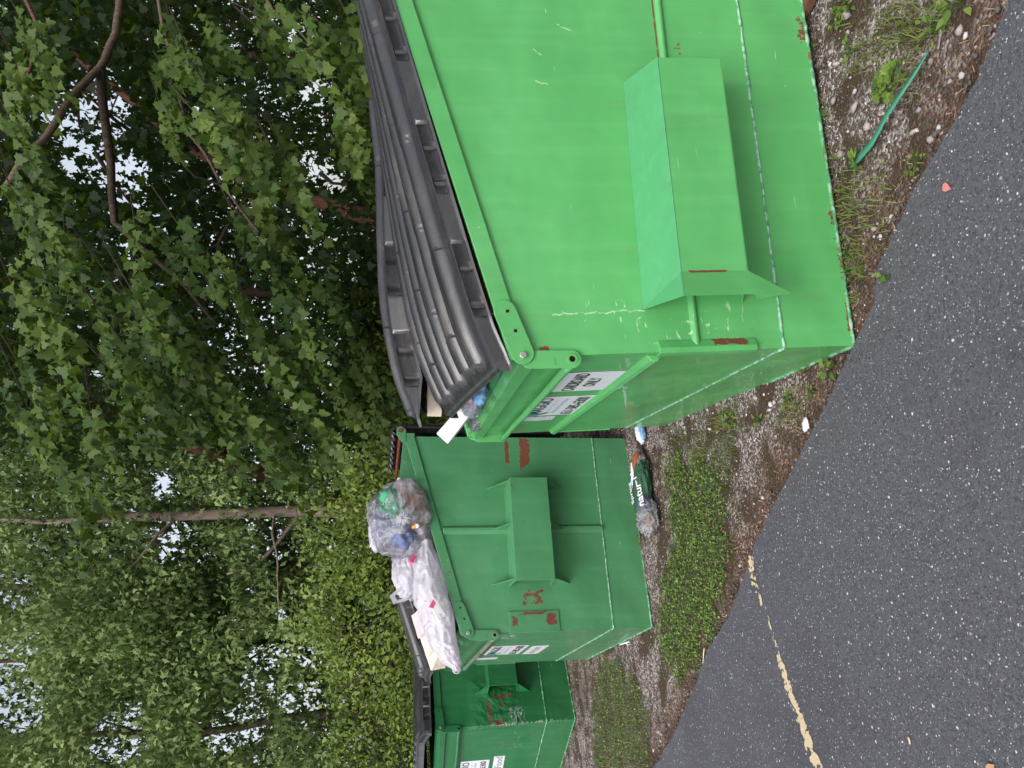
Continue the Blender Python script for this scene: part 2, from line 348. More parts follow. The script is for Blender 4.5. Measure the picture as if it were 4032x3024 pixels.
def dumpster(M, L, W, Hf, Hb, zw, mat, pocket, label, corner, brace=None, crease=None, rod_mat=None, hcrease=None):
    D = empty('dumpster', M); tag(D, label, 'dumpster', 'green steel dumpsters standing in a row')
    sl_ = (Hb-Hf)/L; zt = lambda u: Hf+sl_*u; T = .006
    bm = bmesh.new()
    for w0 in (0, W-T):
        prism(bm, [(0, w0, 0), (L, w0, 0), (L, w0, Hb), (0, w0, Hf)], (0, T, 0))
    box(bm, (0, T, 0), (T, W-T, Hf-.01)); box(bm, (L-T, T, 0), (L, W-T, Hb-.01)); box(bm, (T, T, .02), (L-T, W-T, .04))
    fromb('body', bm, mat, D)
    # weld seam of the bottom section and the bead round the foot
    for z, rr in ((zw, .0050), (.004, .0065)):
        bm = bmesh.new()
        for a, b, n in (((0, -.001, z), (L, -.001, z), 90), ((-.001, 0, z), (-.001, W, z), 60)):
            a, b = Vector(a), Vector(b)
            tube(bm, [a.lerp(b, i/n)+Vector((0, 0, (.002 if z > .1 else .0)*fbm((i*.31, z, L)))) for i in range(n+1)], [rr*(1+.6*fbm((i*.9, z*9, W))) for i in range(n+1)], 6)
        fromb('weld_seam' if z > .1 else 'foot_bead', bm, SEAMW if z > .1 else FOOTM, D, True)
    # top rail: a folded bar along both sloping sides, the front and the back
    bm = bmesh.new()
    for s in (0, 1):
        wa, wb = (-.014, .045) if s == 0 else (W-.045, W+.014)
        hexa(bm, [(-.012, wa, zt(-.012)-.066), (L, wa, Hb-.066), (L, wa+.012 if s == 0 else wb, Hb-.066), (-.012, wa+.012 if s == 0 else wb, zt(-.012)-.066),
                  (-.012, wa, zt(-.012)), (L, wa, Hb), (L, wa+.012 if s == 0 else wb, Hb), (-.012, wa+.012 if s == 0 else wb, zt(-.012))])
    box(bm, (L, -.014, Hb-.07), (L+.02, W+.014, Hb+.004))
    fromb('top_rail', bm, mat, D, bevel=.003)
    bm = bmesh.new()   # front rail: sloped face over a channel
    z0 = Hf-.10
    prism(bm, [(-.001, .0, z0), (-.022, .0, z0+.008), (-.022, .0, z0+.062), (.035, .0, Hf+.004), (.05, 0, Hf-.02), (T+.001, 0, z0+.03)], (0, W, 0))
    fromb('front_rail', bm, mat, D, bevel=.002)
    # link plates at both ends of the rail, hanging arm plates and the front rod
    for w0 in (-.022, W+.014):
        bm = bmesh.new(); rounded_plate(bm, (.155, zt(.155)-.034), (.008, zt(0)-.046), .038, w0, w0+.008)
        pl = fromb('hinge_plate', bm, mat, D, bevel=.0015)
        bm = bmesh.new(); wb = w0-.006 if w0 < 0 else w0+.008
        box(bm, (.148, wb+.004 if w0 < 0 else wb, zt(.15)-.046), (.158, wb+.006 if w0 < 0 else wb+.003, zt(.15)-.036)); fromb('slot', bm, HOLE, pl)
        bm = bmesh.new(); box(bm, (.08, wb+.004 if w0 < 0 else wb, zt(.085)-.052), (.09, wb+.006 if w0 < 0 else wb+.003, zt(.085)-.042)); fromb('slot', bm, HOLE, pl)
        bm = bmesh.new(); cyl(bm, (.0, w0-.012 if w0 < 0 else w0+.008, Hf-.046), (0, 1, 0), .0125, .012, 6); fromb('bolt', bm, STEEL, pl, bevel=.002)
        bm = bmesh.new(); w1 = w0+.009 if w0 < 0 else w0-.009
        rounded_plate(bm, (-.012, Hf-.07), (-.016, Hf-.212), .031, w1, w1+.007)
        ar = fromb('arm_plate', bm, mat, D, bevel=.0015)
        bm = bmesh.new(); wc = w1-.005 if w0 < 0 else w1+.007
        n = 18; ri, ro = .011, .0185
        for k in range(n):
            a0, a1 = 2*math.pi*k/n, 2*math.pi*(k+1)/n
            P = [(-.016+r_*math.cos(a), wc, Hf-.212+r_*math.sin(a)) for a, r_ in ((a0, ri), (a0, ro), (a1, ro), (a1, ri))]
            prism(bm, P, (0, .005, 0))
        bmesh.ops.remove_doubles(bm, verts=bm.verts, dist=1e-5); fromb('pipe_end', bm, rod_mat or mat, ar)
        bm = bmesh.new(); cyl(bm, (-.016, w1-.0005 if w0 < 0 else w1+.007, Hf-.212), (0, 1, 0), ri, .0006, 14); fromb('pipe_bore', bm, HOLE, ar)
    bm = bmesh.new(); n = 24
    tube(bm, [(-.030+.0012*math.sin(i*.5), .0+(W)*i/n, Hf-.212+.001*math.sin(i*.8)) for i in range(n+1)], .0150, 12)
    fromb('front_rod', bm, rod_mat or mat, D, True)
    if brace:
        bm = bmesh.new(); z = brace; prism(bm, [(T*.2, .04, z-.03), (-.022, .04, z-.012), (-.026, .04, z+.002), (-.020, .04, z+.016), (T*.2, .04, z+.03)], (0, W-.08, 0)); fromb('front_brace', bm, mat, D, bevel=.004)
    if crease:
        uc, z0, z1 = crease
        bm = bmesh.new(); prism(bm, [(uc-.035, .002, z0), (uc-.012, -.022, z0), (uc+.006, -.024, z0), (uc+.028, .002, z0)], (0, 0, z1-z0)); fromb('side_brace', bm, mat, D, bevel=.004)
    if hcrease:
        z = hcrease; bm = bmesh.new(); prism(bm, [(.02, .002, z-.020), (.02, -.014, z-.007), (.02, -.015, z+.002), (.02, -.004, z+.014), (.02, .002, z+.015)], (L-.02, 0, 0)); fromb('side_brace', bm, mat, D, bevel=.003)
    # corner guards / wear plates
    ca, cb, cu, style = corner
    for w0, s in ((0, -1), (W, 1)):
        bm = bmesh.new()
        if style == 'channel':
            prism(bm, [(.040, w0+s*.003, ca), (.012, w0+s*.016, ca), (-.006, w0+s*.014, ca), (-.010, w0-s*.006, ca), (-.010, w0-s*.03, ca), (-.001, w0-s*.03, ca), (-.001, w0+s*.0, ca), (.040, w0, ca)], (0, 0, cb-ca))
        else:
            prism(bm, [(-.008, w0+s*.007, ca), (cu, w0+s*.007, ca), (cu, w0+s*.0005, ca), (-.001, w0+s*.0005, ca), (-.001, w0-s*.05, ca), (-.008, w0-s*.05, ca)], (0, 0, cb-ca))
        fromb('corner_guard', bm, mat, D, bevel=.002)
    # fork pockets on both sides
    for w0, s in ((0, -1), (W, 1)):
        u0, u1, z0, z1, out = pocket[:5]; yo = w0+s*out
        bm = bmesh.new()
        if len(pocket) > 5:      # flared pocket
            t_ = .006
            hexa(bm, [(u0, yo, z0), (u1, yo, z0), (u1, yo-s*t_, z0), (u0, yo-s*t_, z0), (u0, yo, z1), (u1, yo, z1), (u1, yo-s*t_, z1), (u0, yo-s*t_, z1)])
            def plate(P, off):
                prism(bm, P, off)
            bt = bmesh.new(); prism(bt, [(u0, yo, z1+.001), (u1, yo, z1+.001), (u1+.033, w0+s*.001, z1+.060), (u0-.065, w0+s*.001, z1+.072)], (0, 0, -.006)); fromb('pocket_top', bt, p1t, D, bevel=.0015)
            plate([(u0, yo, z0-.001), (u1, yo, z0-.001), (u1+.033, w0+s*.001, z0-.05), (u0-.05, w0+s*.001, z0-.065)], (0, 0, .006))
            e1 = (u0-.095, yo+s*.045, z1+.018); e2 = (u0-.095, yo+s*.045, z0-.115)
            plate([(u0-.001, yo, z1), (u0-.001, yo, z0), e2, e1], (.004, -s*.005, 0))
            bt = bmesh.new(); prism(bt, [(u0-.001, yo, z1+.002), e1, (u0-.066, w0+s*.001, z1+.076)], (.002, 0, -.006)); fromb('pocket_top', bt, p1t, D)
            plate([(u0-.001, yo, z0), e2, (u0-.05, w0+s*.04, z0-.105)], (.002, 0, .006))
        else:
            t_ = .006
            hexa(bm, [(u0, yo, z0), (u1, yo, z0), (u1, yo-s*t_, z0), (u0, yo-s*t_, z0), (u0, yo, z1), (u1, yo, z1), (u1, yo-s*t_, z1), (u0, yo-s*t_, z1)])
            hexa(bm, [(u0, yo-s*t_, z1-t_), (u1, yo-s*t_, z1-t_), (u1, w0, z1-t_+.012), (u0, w0, z1-t_+.012), (u0, yo-s*t_, z1), (u1, yo-s*t_, z1), (u1, w0, z1+.012), (u0, w0, z1+.012)])
            hexa(bm, [(u0, yo-s*t_, z0), (u1, yo-s*t_, z0), (u1, w0, z0-.012), (u0, w0, z0-.012), (u0, yo-s*t_, z0+t_), (u1, yo-s*t_, z0+t_), (u1, w0, z0-.006), (u0, w0, z0-.006)])
        pk = fromb('fork_pocket', bm, mat, D, bevel=.0025)
        if len(pocket) <= 5:
            for ug in (u0+.012, (u0+u1)/2+.03, u1-.02):
                for za, zb in ((z1+.002, z1+.125), (z0-.002, z0-.135)):
                    bm = bmesh.new(); prism(bm, [(ug, w0, za), (ug, yo-s*.01, za), (ug-.004, w0, zb)], (.006, 0, 0)); fromb('gusset', bm, mat, pk)
    # hinge brackets and the hinge rod along the back
    for w0 in (-.018, W+.010):
        bm = bmesh.new(); prism(bm, [(L-.05, w0, Hb-.01), (L+.045, w0, Hb-.01), (L+.07, w0, Hb+.02), (L+.06, w0, Hb+.05), (L+.01, w0, Hb+.055), (L-.05, w0, Hb+.015)], (0, .008, 0))
        hb = fromb('hinge_bracket', bm, mat, D, bevel=.0015)
        bm = bmesh.new(); cyl(bm, (L+.035, w0-.008 if w0 < 0 else w0+.008, Hb+.028), (0, 1, 0), .015, .008); fromb('bolt', bm, RUSTM, hb)
    bm = bmesh.new(); cyl(bm, (L+.035, -.01, Hb+.028), (0, 1, 0), .011, W+.02); fromb('hinge_rod', bm, RUSTM, D, True)
    return D

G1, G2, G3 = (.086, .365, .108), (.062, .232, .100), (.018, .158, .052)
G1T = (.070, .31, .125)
p1 = paint('paint_bright_green', G1, wear=.8, gloss=.36,
  rust=[((.028, -.01, .47), (.022, .05, .11), .44), ((.02, .0, 1.115), (.030, .012, .03), .45), ((.216, -.2, .60), (.007, .03, .10), .40), ((.55, -.2, .6945), (.42, .012, .0035), .56),
        ((.12, 0, .0), (.10, .05, .028), .50), ((.48, 0, .01), (.05, .05, .028), .50), ((1.25, 0, .02), (.12, .05, .04), .57), ((1.2, 0, .605), (.3, .05, .006), .45), ((1.16, 0, .53), (.06, .05, .03), .60), ((-.02, 1.0, .98), (.06, 1.1, .05), .62), ((0, .1, 1.1), (.05, .2, .12), .66), ((.6, -.01, .0), (.8, .03, .02), .60)],
  lines=[(.150, .74, 1.08, -.02), (1.22, .925, .985, .5), (1.00, 1.03, 1.075, .35), (1.12, 1.045, 1.075, .8)],
  scr=[((.10, 0, .62), (.09, .04, .28), .60), ((.14, 0, .93), (.06, .04, .18), .60), ((-.01, .5, .45), (.05, .5, .25), .68)])
p1t = paint('paint_green_skylit', G1T, wear=1.0, gloss=.32, rust=[((.6, -.2, .6945), (.42, .01, .004), .60)])  # near green with bluish skylight tinted in, for the upward pocket plates
p2 = paint('paint_mid_green', G2, wear=1.0, gloss=.40,
  rust=[((1.2, 0, .76), (.16, .05, .050), .36), ((1.2, 0, .885), (.15, .05, .022), .38), ((.21, 0, .77), (.09, .05, .12), .53), ((.29, -.1, .78), (.05, .12, .15), .56), ((.07, 0, .66), (.055, .05, .05), .38), ((.065, 0, .90), (.055, .05, .03), .50), ((.11, 0, .78), (.016, .05, .16), .45), ((.9, -.15, .90), (.06, .05, .06), .60),
        ((-.02, .9, .98), (.06, 1, .05), .50), ((0, .3, .9), (.02, .3, .1), .68), ((.5, 0, 1.3), (.6, .05, .12), .70)],
  scr=[((0, .2, .92), (.05, .12, .08), .52), ((.6, 0, .1), (.6, .04, .15), .70)])
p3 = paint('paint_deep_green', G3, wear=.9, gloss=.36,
  rust=[((.272, -.1, .67), (.03, .2, .15), .45), ((.12, 0, .80), (.18, .04, .022), .40), ((.02, -.0, .72), (.05, .05, .10), .47), ((.2, 0, .68), (.10, .04, .02), .52)],
  scr=[((.08, 0, .55), (.10, .05, .09), .50), ((0, .35, .62), (.04, .25, .2), .62), ((.0, 0, .5), (.02, .02, .5), .5)],
  dents=[((.20, 0, .72), (.30, .1, .30), .7)])
rod2 = paint('paint_worn_rod', (.16, .24, .17), wear=1, rust=[((-.03, 1, 1.03), (.1, 1.2, .1), .63)])

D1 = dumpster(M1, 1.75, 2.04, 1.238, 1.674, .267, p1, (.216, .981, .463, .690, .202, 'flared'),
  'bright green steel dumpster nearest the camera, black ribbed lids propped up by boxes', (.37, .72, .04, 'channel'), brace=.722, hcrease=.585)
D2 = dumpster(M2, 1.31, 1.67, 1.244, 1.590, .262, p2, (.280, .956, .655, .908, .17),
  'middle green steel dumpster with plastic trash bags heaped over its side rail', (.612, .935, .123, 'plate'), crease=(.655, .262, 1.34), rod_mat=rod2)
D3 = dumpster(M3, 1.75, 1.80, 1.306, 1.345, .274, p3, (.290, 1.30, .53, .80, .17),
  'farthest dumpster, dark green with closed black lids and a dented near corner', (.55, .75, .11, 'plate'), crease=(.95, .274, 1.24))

# lids
near_ = [(-.035, 1.285), (.1, 1.338), (.3, 1.388), (1.75, 1.674+.050)]
far_ = [(-.05, 1.40), (0, 1.42), (.10, 1.462), (.23, 1.508), (.40, 1.545), (.64, 1.575), (.82, 1.592), (1.1, 1.618), (1.46, 1.645), (1.75, 1.685)]
def smoothtab(tab, x): return (interp(tab, x-.05)+interp(tab, x)*2+interp(tab, x+.05))/4
def zA(u, w_):
    t_ = max(0, min(1, w_/1.0)); return smoothtab(near_, u)*(1-t_)+smoothtab(far_, u)*t_+.006*math.sin(math.pi*t_)
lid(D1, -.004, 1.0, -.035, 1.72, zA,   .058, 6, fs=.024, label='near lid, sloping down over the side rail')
farB = [(-.065, 1.53), (.15, 1.600), (.37, 1.638), (.54, 1.655), (.7, 1.660), (1.3, 1.655), (1.75, 1.685)]
def zB(u, w_):
    t_ = max(0, min(1, (w_-1.03)/1.0)); return smoothtab(farB, u)-.05*t_*t_+.012*math.sin(math.pi*t_)
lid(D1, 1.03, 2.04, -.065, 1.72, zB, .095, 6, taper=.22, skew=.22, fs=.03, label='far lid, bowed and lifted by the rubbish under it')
z2t = [(-.12, 1.395), (.10, 1.468), (.4, 1.566), (.8, 1.625), (1.3, 1.655)]
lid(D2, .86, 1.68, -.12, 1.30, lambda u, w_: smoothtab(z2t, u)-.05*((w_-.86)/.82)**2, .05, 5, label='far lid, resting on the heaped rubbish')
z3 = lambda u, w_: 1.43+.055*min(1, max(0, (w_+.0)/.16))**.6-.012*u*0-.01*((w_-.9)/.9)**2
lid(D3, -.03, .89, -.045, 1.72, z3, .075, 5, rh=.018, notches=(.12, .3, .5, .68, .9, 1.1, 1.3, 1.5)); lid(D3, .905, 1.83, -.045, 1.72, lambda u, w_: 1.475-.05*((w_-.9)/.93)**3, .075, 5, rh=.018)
# the opened near lid of the middle dumpster hangs behind it, seen edge on
def hanging_lid(D, w0, w1, L, zt_):
    V = []; nu, nw = 40, 120
    for i in range(nw+1):
        for j in range(nu+1):
            t_ = j/nu; w_ = w0+(w1-w0)*i/nw; f = (i/nw*7) % 1; r = 1 if .22 < f < .78 else 0
            bend = max(0, 1-t_/.06)
            V.append((L+.075-.06*bend+.028*r*(1-bend*.0), w_, zt_+.01+.012*r*bend+.03*math.sin(math.pi*min(1, t_/.06))-1.25*max(0, t_-.03)))
    a = np.arange((nw+1)*(nu+1)).reshape(nw+1, nu+1); Fc = np.stack([a[:-1, :-1], a[:-1, 1:], a[1:, 1:], a[1:, :-1]], -1).reshape(-1, 4)
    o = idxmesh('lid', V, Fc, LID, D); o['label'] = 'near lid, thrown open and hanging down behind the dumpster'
    md = o.modifiers.new('t', 'SOLIDIFY'); md.thickness = .006
hanging_lid(D2, .0, .82, 1.31, 1.64)

# stickers
cs = facepoly(D1, 'sticker', rrect(.668, .285, .752, .990, .003), PAPER)
text(cs, 'CARDBOARD', .650, .300, .885, .940, INK['black']); text(cs, 'ONLY', .565, .395, .815, .868, INK['black'])
company_sticker(D1, 1.345, .80, .735, 1.012); code_sticker(D1, 1.52, 1.385, .82, 1.015)
company_sticker(D2, 1.085, .62, .690, .955)
s2 = facepoly(D2, 'sticker', rrect(1.12, .68, .535, .655, .004), PAPER); text(s2, 'NO LIQUIDS', 1.06, .74, .570, .618, INK['grey'])
code_sticker(D2, 1.37, 1.25, .815, .99)
company_sticker(D3, 1.30, .755, .760, 1.045)
s3 = facepoly(D3, 'sticker', rrect(1.22, .69, .610, .718, .008), PAPER); text(s3, 'No Food', 1.19, .705, .630, .700, INK['grey'])
# ------------------------------------------------------------------ ground, asphalt, paint line
EDGE = [(12, -8.2), (1.9, 1.05), (.993, 1.763), (.839, 1.868), (.745, 1.968), (.599, 2.138), (.43, 2.268), (.377, 2.328), (.259, 2.35), (.163, 2.43), (.027, 2.539), (-.166, 2.717),
        (-.411, 2.935), (-.511, 3.032), (-.748, 3.243), (-.973, 3.382), (-1.159, 3.53), (-1.386, 3.763), (-1.718, 4.001), (-2.094, 4.3), (-2.442, 4.641), (-4.2, 6.1), (-30, 28)]
EX = np.array([e[0] for e in EDGE][::-1]); EY = np.array([e[1] for e in EDGE][::-1])
def edge_y(x): return np.interp(x, EX, EY)
def inpoly(x, y, poly):
    c = np.zeros(x.shape, bool); n = len(poly)
    for i in range(n):
        x0, y0 = poly[i]; x1, y1 = poly[(i+1) % n]
        if y0 == y1: continue
        c ^= ((y0 > y) != (y1 > y)) & (x < (x1-x0)*(y-y0)/(y1-y0)+x0)
    return c
def vnoise(x, y, sc, seed=0, octv=3):
    """cheap value noise on arrays, 0..1"""
    out = np.zeros_like(x, float); amp, tot = 1, 0
    for o in range(octv):
        xs, ys = x*sc*2**o+seed*17.3, y*sc*2**o+seed*9.1
        xi, yi = np.floor(xs), np.floor(ys); fx, fy = xs-xi, ys-yi; fx = fx*fx*(3-2*fx); fy = fy*fy*(3-2*fy)
        h = lambda a, b: np.modf(np.abs(np.sin(a*127.1+b*311.7+seed*3.7)*43758.5453))[0]
        v = (h(xi, yi)*(1-fx)+h(xi+1, yi)*fx)*(1-fy)+(h(xi, yi+1)*(1-fx)+h(xi+1, yi+1)*fx)*fy
        out += amp*v; tot += amp; amp *= .5
    return out/tot
def og(pts): return [tuple(onground(*p)[:2]) for p in pts]
GRASS1 = [(-.455, 4.41), (-.896, 4.327), (-1.667, 4.617), (-1.768, 4.321), (-1.633, 4.053), (-1.327, 3.761), (-.967, 3.504), (-.679, 3.435), (-.492, 3.601), (-.413, 3.966)]
GRASS2 = og([(2370, 2560), (2490, 2640), (2550, 2780), (2560, 3060), (2330, 3060), (2330, 2750)])
GRASS0 = og([(2620, 1700), (2620, 1900), (2900, 1900), (2930, 1660), (2760, 1640)])
def jit(x, y, a=.16): return x+(vnoise(x, y, 9, 3)-.5)*a*2+RNG.normal(0, .035, x.shape), y+(vnoise(x, y, 9, 4)-.5)*a*2+RNG.normal(0, .035, x.shape)
def grassd(x, y):
    jx, jy = jit(x, y); g = np.maximum(inpoly(jx, jy, GRASS1)*1.0, inpoly(jx, jy, GRASS2)*.8)
    g = np.maximum(g, inpoly(jx, jy, GRASS0)*(.30+.5*(vnoise(x, y, 7, 6) > .55)))
    far = (y > 6.2) & (x > -6) & (y > edge_y(x)+1.5); return np.maximum(g, far*.25)
def dirtd(x, y):
    d = y-edge_y(x); wdt = .24+.34*vnoise(x, y, 3, 8)
    return np.clip(1-d/wdt, 0, 1)*(d > -.1)
sp = .03; gx = np.arange(-6, 3.6, sp); gy = np.arange(.9, 11, sp); GX, GY = np.meshgrid(gx, gy)
def gheight(x, y):
    h = (vnoise(x, y, 2.2, 1)-.5)*.030+(vnoise(x, y, 14, 2)-.5)*.016
    d = y-edge_y(x); h = np.where(d < .04, -.012, h*np.clip((d-.02)/.12, 0, 1)-.002)
    return h-.004
GZ = gheight(GX, GY)
V = np.stack([GX, GY, GZ], -1).reshape(-1, 3); nx, ny = len(gx), len(gy)
a = np.arange(nx*ny).reshape(ny, nx); Fc = np.stack([a[:-1, :-1], a[:-1, 1:], a[1:, 1:], a[1:, :-1]], -1).reshape(-1, 4)
t = NT('gravel_ground'); P = t.obj(); g_ = t.n('Attribute', attribute_name='gr').outputs['Fac']; d_ = t.n('Attribute', attribute_name='lv').outputs['Fac']
n1 = t.noise(P, 120, 6, .7); n2 = t.noise(P, 14, 5, .6); vc = t.vor(P, 95, 'F1', 'Color'); vd = t.vor(P, 95, 'F1', 'Distance')
sx = t.n('SeparateColor'); t.l(vc, sx.inputs[0])
gravel = t.mix(n2, (.065, .044, .034), (.17, .130, .110)); gravel = t.mix(t.smooth(sx.outputs[0], .55, .62), gravel, t.mix(sx.outputs[1], (.24, .21, .21), (.55, .48, .47)))
dirt = t.mix(n1, (.045, .022, .013), (.17, .080, .046)); dirt = t.mix(t.smooth(sx.outputs[2], .90, .93), dirt, (.42, .37, .33))
dark = t.mix(n1, (.03, .026, .018), (.09, .075, .05))
c = t.mix(d_, gravel, dirt); c = t.mix(t.math('MULTIPLY', g_, .85), c, dark); c = t.mix(t.smooth(t.noise(P, 5, 4), .46, .60), c, t.mix(n1, (.032, .020, .013), (.12, .078, .053)))
GM = t.done(t.pbr(c, .93, t.bump(t.math('ADD', n1, t.math('MULTIPLY', vd, -1.2)), .9, .012), 0, .25))
go = idxmesh('ground', V, Fc, GM, smooth=True); tag(go, kind='structure')
for nm_, arr in (('lv', dirtd(GX, GY)), ('gr', np.clip(grassd(GX, GY), 0, 1))):
    at_ = go.data.attributes.new(nm_, 'FLOAT', 'POINT'); at_.data.foreach_set('value', arr.ravel().astype(np.float32))
t = NT('forest_floor'); P = t.obj(); c = t.mix(t.noise(P, 5, 8, .7), (.02, .018, .010), (.09, .075, .04)); c = t.mix(t.smooth(t.noise(P, .8, 4), .45, .6), c, (.03, .05, .015))
FF = t.done(t.pbr(c, 1, t.bump(t.noise(P, 20, 6, .7), 1, .05), 0, .1))
bm = bmesh.new(); b_ = .9; fr = [(-120, b_-100), (120, b_-100), (120, 140), (-120, 140)]
vs = [bm.verts.new((x, y, -.035)) for x, y in fr]; bm.faces.new(vs); tag(fromb('terrain', bm, FF), kind='structure')

# asphalt: thin slab with a crumbling edge
t = NT('asphalt'); P = t.obj(); n0 = t.noise(P, 260, 3, .6); n1 = t.noise(P, 1.3, 4, .6); n2 = t.noise(P, 70, 5, .75)
c = t.mix(n0, (.038, .038, .048), (.100, .099, .117)); c = t.mix(t.smooth(n2, .50, .72), c, (.115, .112, .130)); c = t.mix(t.math('MULTIPLY', n1, .45), c, (.050, .049, .058))
hh = t.math('MULTIPLY', n2, .6); pv = t.n('SeparateColor'); t.l(t.vor(t.scale(P, (1, 1, 0)), 170, 'F1', 'Color'), pv.inputs[0]); c = t.mix(t.math('MULTIPLY', pv.outputs[0], .55), c, (.135, .133, .152)); c = t.mix(t.math('MULTIPLY', t.smooth(pv.outputs[1], .6, 1), .6), c, (.02, .02, .025)); c = t.mix(t.smooth(t.noise(P, .9, 5, .6), .50, .66), c, t.mix(.35, c, (.035, .034, .040)))
# pale stone chips of mixed size; big cells are stretched and thresholded by the cell's own random value
for sc_, keep, rad, wv in ((90, .83, .36, 1.0), (170, .77, .42, .8), (50, .965, .26, 1.0)):
    wp = t.vm('ADD', P, t.scale(t.noise(P, 60, 2, fac=False), (.012, .012, .0))); fl = t.scale(wp, (1, 1, 0))
    vcol = t.vor(fl, sc_, 'F1', 'Color'); vdst = t.vor(fl, sc_); s_ = t.n('SeparateColor'); t.l(vcol, s_.inputs[0])
    r_ = t.math('MULTIPLY', s_.outputs[1], rad); m = t.math('MULTIPLY', t.math('GREATER_THAN', s_.outputs[0], keep), t.smooth(t.math('SUBTRACT', vdst, r_), .05, -.02))
    m = t.math('MULTIPLY', m, wv); c = t.mix(m, c, t.mix(s_.outputs[2], (.28, .27, .31), (.60, .59, .63))); hh = t.math('ADD', hh, t.math('MULTIPLY', m, .3))
AM = t.done(t.pbr(c, t.math('ADD', t.math('MULTIPLY', n2, .3), .55), t.bump(t.math('ADD', hh, n0), .75, .006), 0, .4))
bm = bmesh.new(); xs = np.concatenate([np.linspace(-30, -4, 20), np.arange(-4, 3, .012), np.linspace(3, 12, 8)])
ey = edge_y(xs)+(vnoise(xs, xs*0, 9, 5)-.5)*.035+(vnoise(xs, xs*0, 45, 6)-.5)*.022
top, mid, bot = [], [], []
for x, y in zip(xs, ey):
    top.append(bm.verts.new((x, y-.006, .012))); bot.append(bm.verts.new((x+.003, y+.012, -.014))); mid.append(bm.verts.new((x, y-.35, .014)))
n = len(top)
for i in range(n-1):
    bm.faces.new((bot[i], bot[i+1], top[i+1], top[i])); bm.faces.new((top[i], top[i+1], mid[i+1], mid[i]))
fa = bm.verts.new((12, -60, .014)); fb = bm.verts.new((-30, -60, .014)); bm.faces.new([fb]+mid+[fa])
tag(fromb('parking_lot', bm, AM), kind='structure')
# worn cream-yellow line
t = NT('worn_line_paint'); P = t.obj(); YM = t.done(t.pbr(t.mix(t.noise(P, 60, 4), (.40, .32, .20), (.60, .49, .33)), .8, t.bump(t.noise(P, 200, 3), .5, .003)))
YL = [(-.80, 3.262), (-.875, 3.255), (-.964, 3.194), (-1.011, 3.125), (-1.084, 3.068), (-1.135, 3.029), (-1.19, 3.000), (-1.285, 2.920), (-1.364, 2.837), (-1.452, 2.763), (-1.60, 2.60), (-2.4, 1.75), (-3.4, .7)]
YW = [.026, .034, .026, .014, .012, .018, .030, .034, .036, .037, .05, .05, .05]
cs_ = .0045; cells = []
for (p0, p1, w0_, w1_) in zip(YL, YL[1:], YW, YW[1:]):
    p0, p1 = np.array(p0), np.array(p1); Ld = np.linalg.norm(p1-p0); d = (p1-p0)/Ld; q = np.array([-d[1], d[0]])
    n = max(1, int(Ld/cs_))
    if p0[0] < -1.9: n = int(n/3)
    for i in range(n):
        f = i/n; c0 = p0+(p1-p0)*f; ww = w0_+(w1_-w0_)*f; m = max(1, int(2*ww/cs_)); st = Ld/n
        for j in range(m):
            s_ = (j/m*2-1)*ww; x, y = c0+q*s_
            k = noise.noise((x*38, y*38, 2))*.6+noise.noise((x*90, y*90, 5))*.35; thin = 1 if -1.17 < x < -.93 else 0
            if k > (-.18+.22*thin)+.42*(abs(s_)/ww)**3 and not (abs(x+.905) < .007):
                z = .0165; a_ = c0+q*s_; b2 = a_+d*st; cells += [(*a_, z), (*b2, z), (*(b2+q*2*ww/m), z), (*(a_+q*2*ww/m), z)]
yo = npmesh('painted_line', cells, 4, YM); tag(yo, kind='structure')

# ------------------------------------------------------------------ stones, needles, grass
def rnd(n, a=0, b=1): return RNG.uniform(a, b, n)
def ground_pts(n, x0, x1, y0, y1):
    x, y = rnd(n, x0, x1), rnd(n, y0, y1); ok = y > edge_y(x)+.01; return x[ok], y[ok]
OCT = np.array([(1,0,0),(-1,0,0),(0,1,0),(0,-1,0),(0,0,1),(0,0,-1)], float)
OF = np.array([(0,2,4),(2,1,4),(1,3,4),(3,0,4),(2,0,5),(1,2,5),(3,1,5),(0,3,5)])
def icos():
    bm = bmesh.new(); bmesh.ops.create_icosphere(bm, subdivisions=1, radius=1); v = np.array([p.co[:] for p in bm.verts]); f = np.array([[q.index for q in p.verts] for p in bm.faces]); bm.free(); return v, f
IV, IF = icos()
def stones(name, x, y, s, mat, lvv, lift=.35, BV=IV, BF=IF, **k):
    n = len(x); nv = len(BV); j = 1+RNG.uniform(-.34, .30, (n, nv, 1)); A = RNG.uniform(.55, 1.25, (n, 1, 3)); A[:, :, 2] *= .75
    th = rnd(n, 0, 6.28); P = BV[None]*j*A*s[:, None, None]; c_, s_ = np.cos(th)[:, None], np.sin(th)[:, None]
    X_ = P[..., 0]*c_-P[..., 1]*s_; Y_ = P[..., 0]*s_+P[..., 1]*c_
    z = gheight(x, y)+s*lift*.6
    Pn = np.stack([X_+x[:, None], Y_+y[:, None], P[..., 2]+z[:, None]], -1).reshape(-1, 3)
    F_ = (BF[None]+(np.arange(n)*nv)[:, None, None]).reshape(-1, 3)
    return tag(idxmesh(name, Pn, F_, mat, lv=np.repeat(lvv, nv)), **k)
t = NT('stone'); at_ = t.n('Attribute', attribute_name='lv'); P = t.obj()
c = t.ramp(at_.outputs['Fac'], [(0, (.03, .028, .03)), (.45, (.085, .075, .072)), (.68, (.17, .14, .13)), (.84, (.32, .27, .27)), (.93, (.58, .53, .54)), (1, (.78, .74, .76))])
STM = t.done(t.pbr(t.mix(t.noise(P, 150, 3), c, t.mix(.5, c, (.2, .17, .15))), .75, t.bump(t.noise(P, 300, 3), .3, .002), 0, .4))
